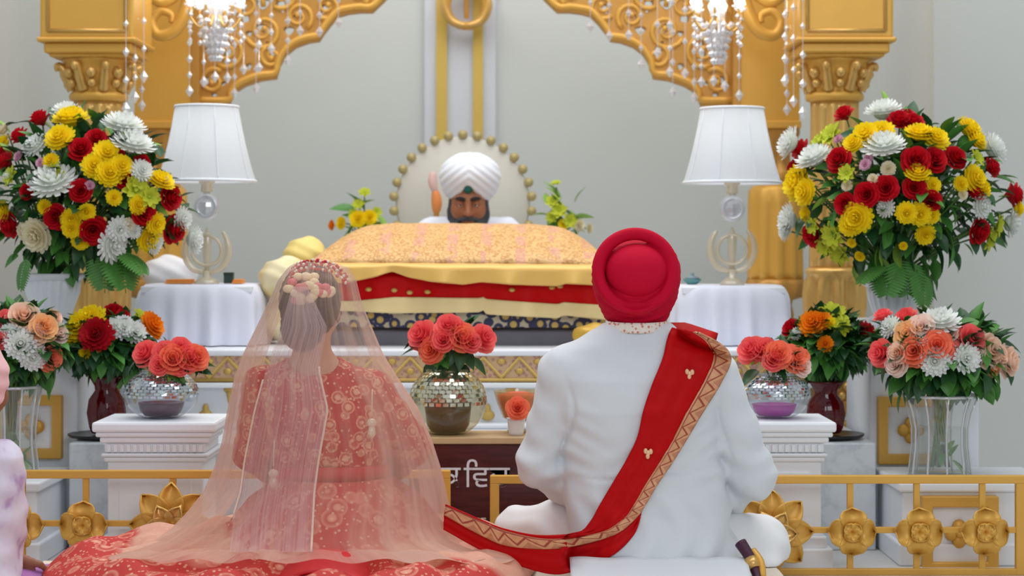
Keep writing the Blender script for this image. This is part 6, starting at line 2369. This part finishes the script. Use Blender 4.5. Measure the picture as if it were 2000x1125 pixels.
gL = [P(-140, 900, LY), P(-165, 1030, LY + 0.02), P(-110, 1120, LY + 0.2)]
f8.chain(gR, [0.044, 0.036, 0.027], 0.02)
f8.chain(gL, [0.044, 0.036, 0.027], 0.02)
hand(f8, gR[2] + V(0.004, 0.004, -0.008), V(0.45, 0.25, -0.85), V(0.2, 0.9, 0.2), V(0.9, -0.1, 0.4), 0.3)
hand(f8, gL[2], V(0.7, 0.5, -0.3), V(0, 0.1, -1), V(0, 0.8, 0.4), 0.3)
for sd in (-1, 1):
    h_, k_, a_ = P(-70 + sd * 50, 1180, LY), P(-70 + sd * 165, 1168, LY + 0.2), P(-70 - sd * 40, 1185, LY + 0.32)
    f8.chain([h_, k_, a_], [0.075, 0.052, 0.034], 0.02)
    f8.cap(a_, a_ + V(-sd * 0.1, 0.03, 0), 0.03, 0.024, 0.02)
f8.cut_below(0.002)
link('body', f8.mesh('body', SKIN_B), guest)
eyes(guest, q)
f9 = Field(Hq - V(0.2, 0.2, 0.22), Hq + V(0.2, 0.2, 0.2), 0.006)
Mg = np.array([list(gax[0]), list(gax[1]), list(gax[2])]).T
f9.ell(q(0, -0.012, 0.022), (0.095, 0.108, 0.105), 0.02, Mg)
f9.ell(q(0, -0.03, -0.04), (0.084, 0.08, 0.075), 0.03, Mg)
f9.ell(q(0, 0.11, -0.04), (0.075, 0.08, 0.11), 0.02, Mg, True)
f9.ripple(lambda x, y, z: 0.0025 * np.sin((z + x * 0.6) * 140))
link('headscarf', f9.mesh('headscarf', mat('scarf_pink', (238, 184, 190), 0.75, 0, 0.04, 9, 0, 60, 0.2)), guest)
t_ = NT('lavender_print')
t_.col(t_.ramp(t_.noise(11, 3), [(0.38, (186, 158, 200)), (0.48, (214, 206, 228)), (0.75, (228, 224, 238))]))
t_.b.inputs['Roughness'].default_value = 0.8
fa = Field((-2.1, 4.5, 0.0), (-1.05, 5.4, 0.66), 0.007)
fa.loft([(z, cx, cy, rx + 0.006, ry + 0.006) for z, cx, cy, rx, ry in qs if z < 0.47], 0.02)
fa.chain(gR[:2], [0.056, 0.054], 0.03)
fa.cap(gR[1], gR[1].lerp(gR[2], 0.75), 0.054, 0.042, 0.02)
fa.chain(gL, [0.056, 0.054, 0.044], 0.03)
fa.ripple(lambda x, y, z: 0.004 * np.sin(z * 75 + x * 35) * np.sin(x * 20 + y * 20))
link('tunic', fa.mesh('tunic', t_.m), guest)
fc = Field((-2.1, 4.5, 0.0), (-1.05, 5.6, 0.3), 0.008)
for sd in (-1, 1):
    fc.chain([P(-70 + sd * 50, 1180, LY), P(-70 + sd * 165, 1160, LY + 0.16), P(-70 - sd * 20, 1185, LY + 0.3)], [0.095, 0.075, 0.055], 0.03)
fc.cut_below(0.003)
link('trousers', fc.mesh('trousers', mat('trousers_purple', (172, 112, 178), 0.8, 0, 0.06, 8)), guest)
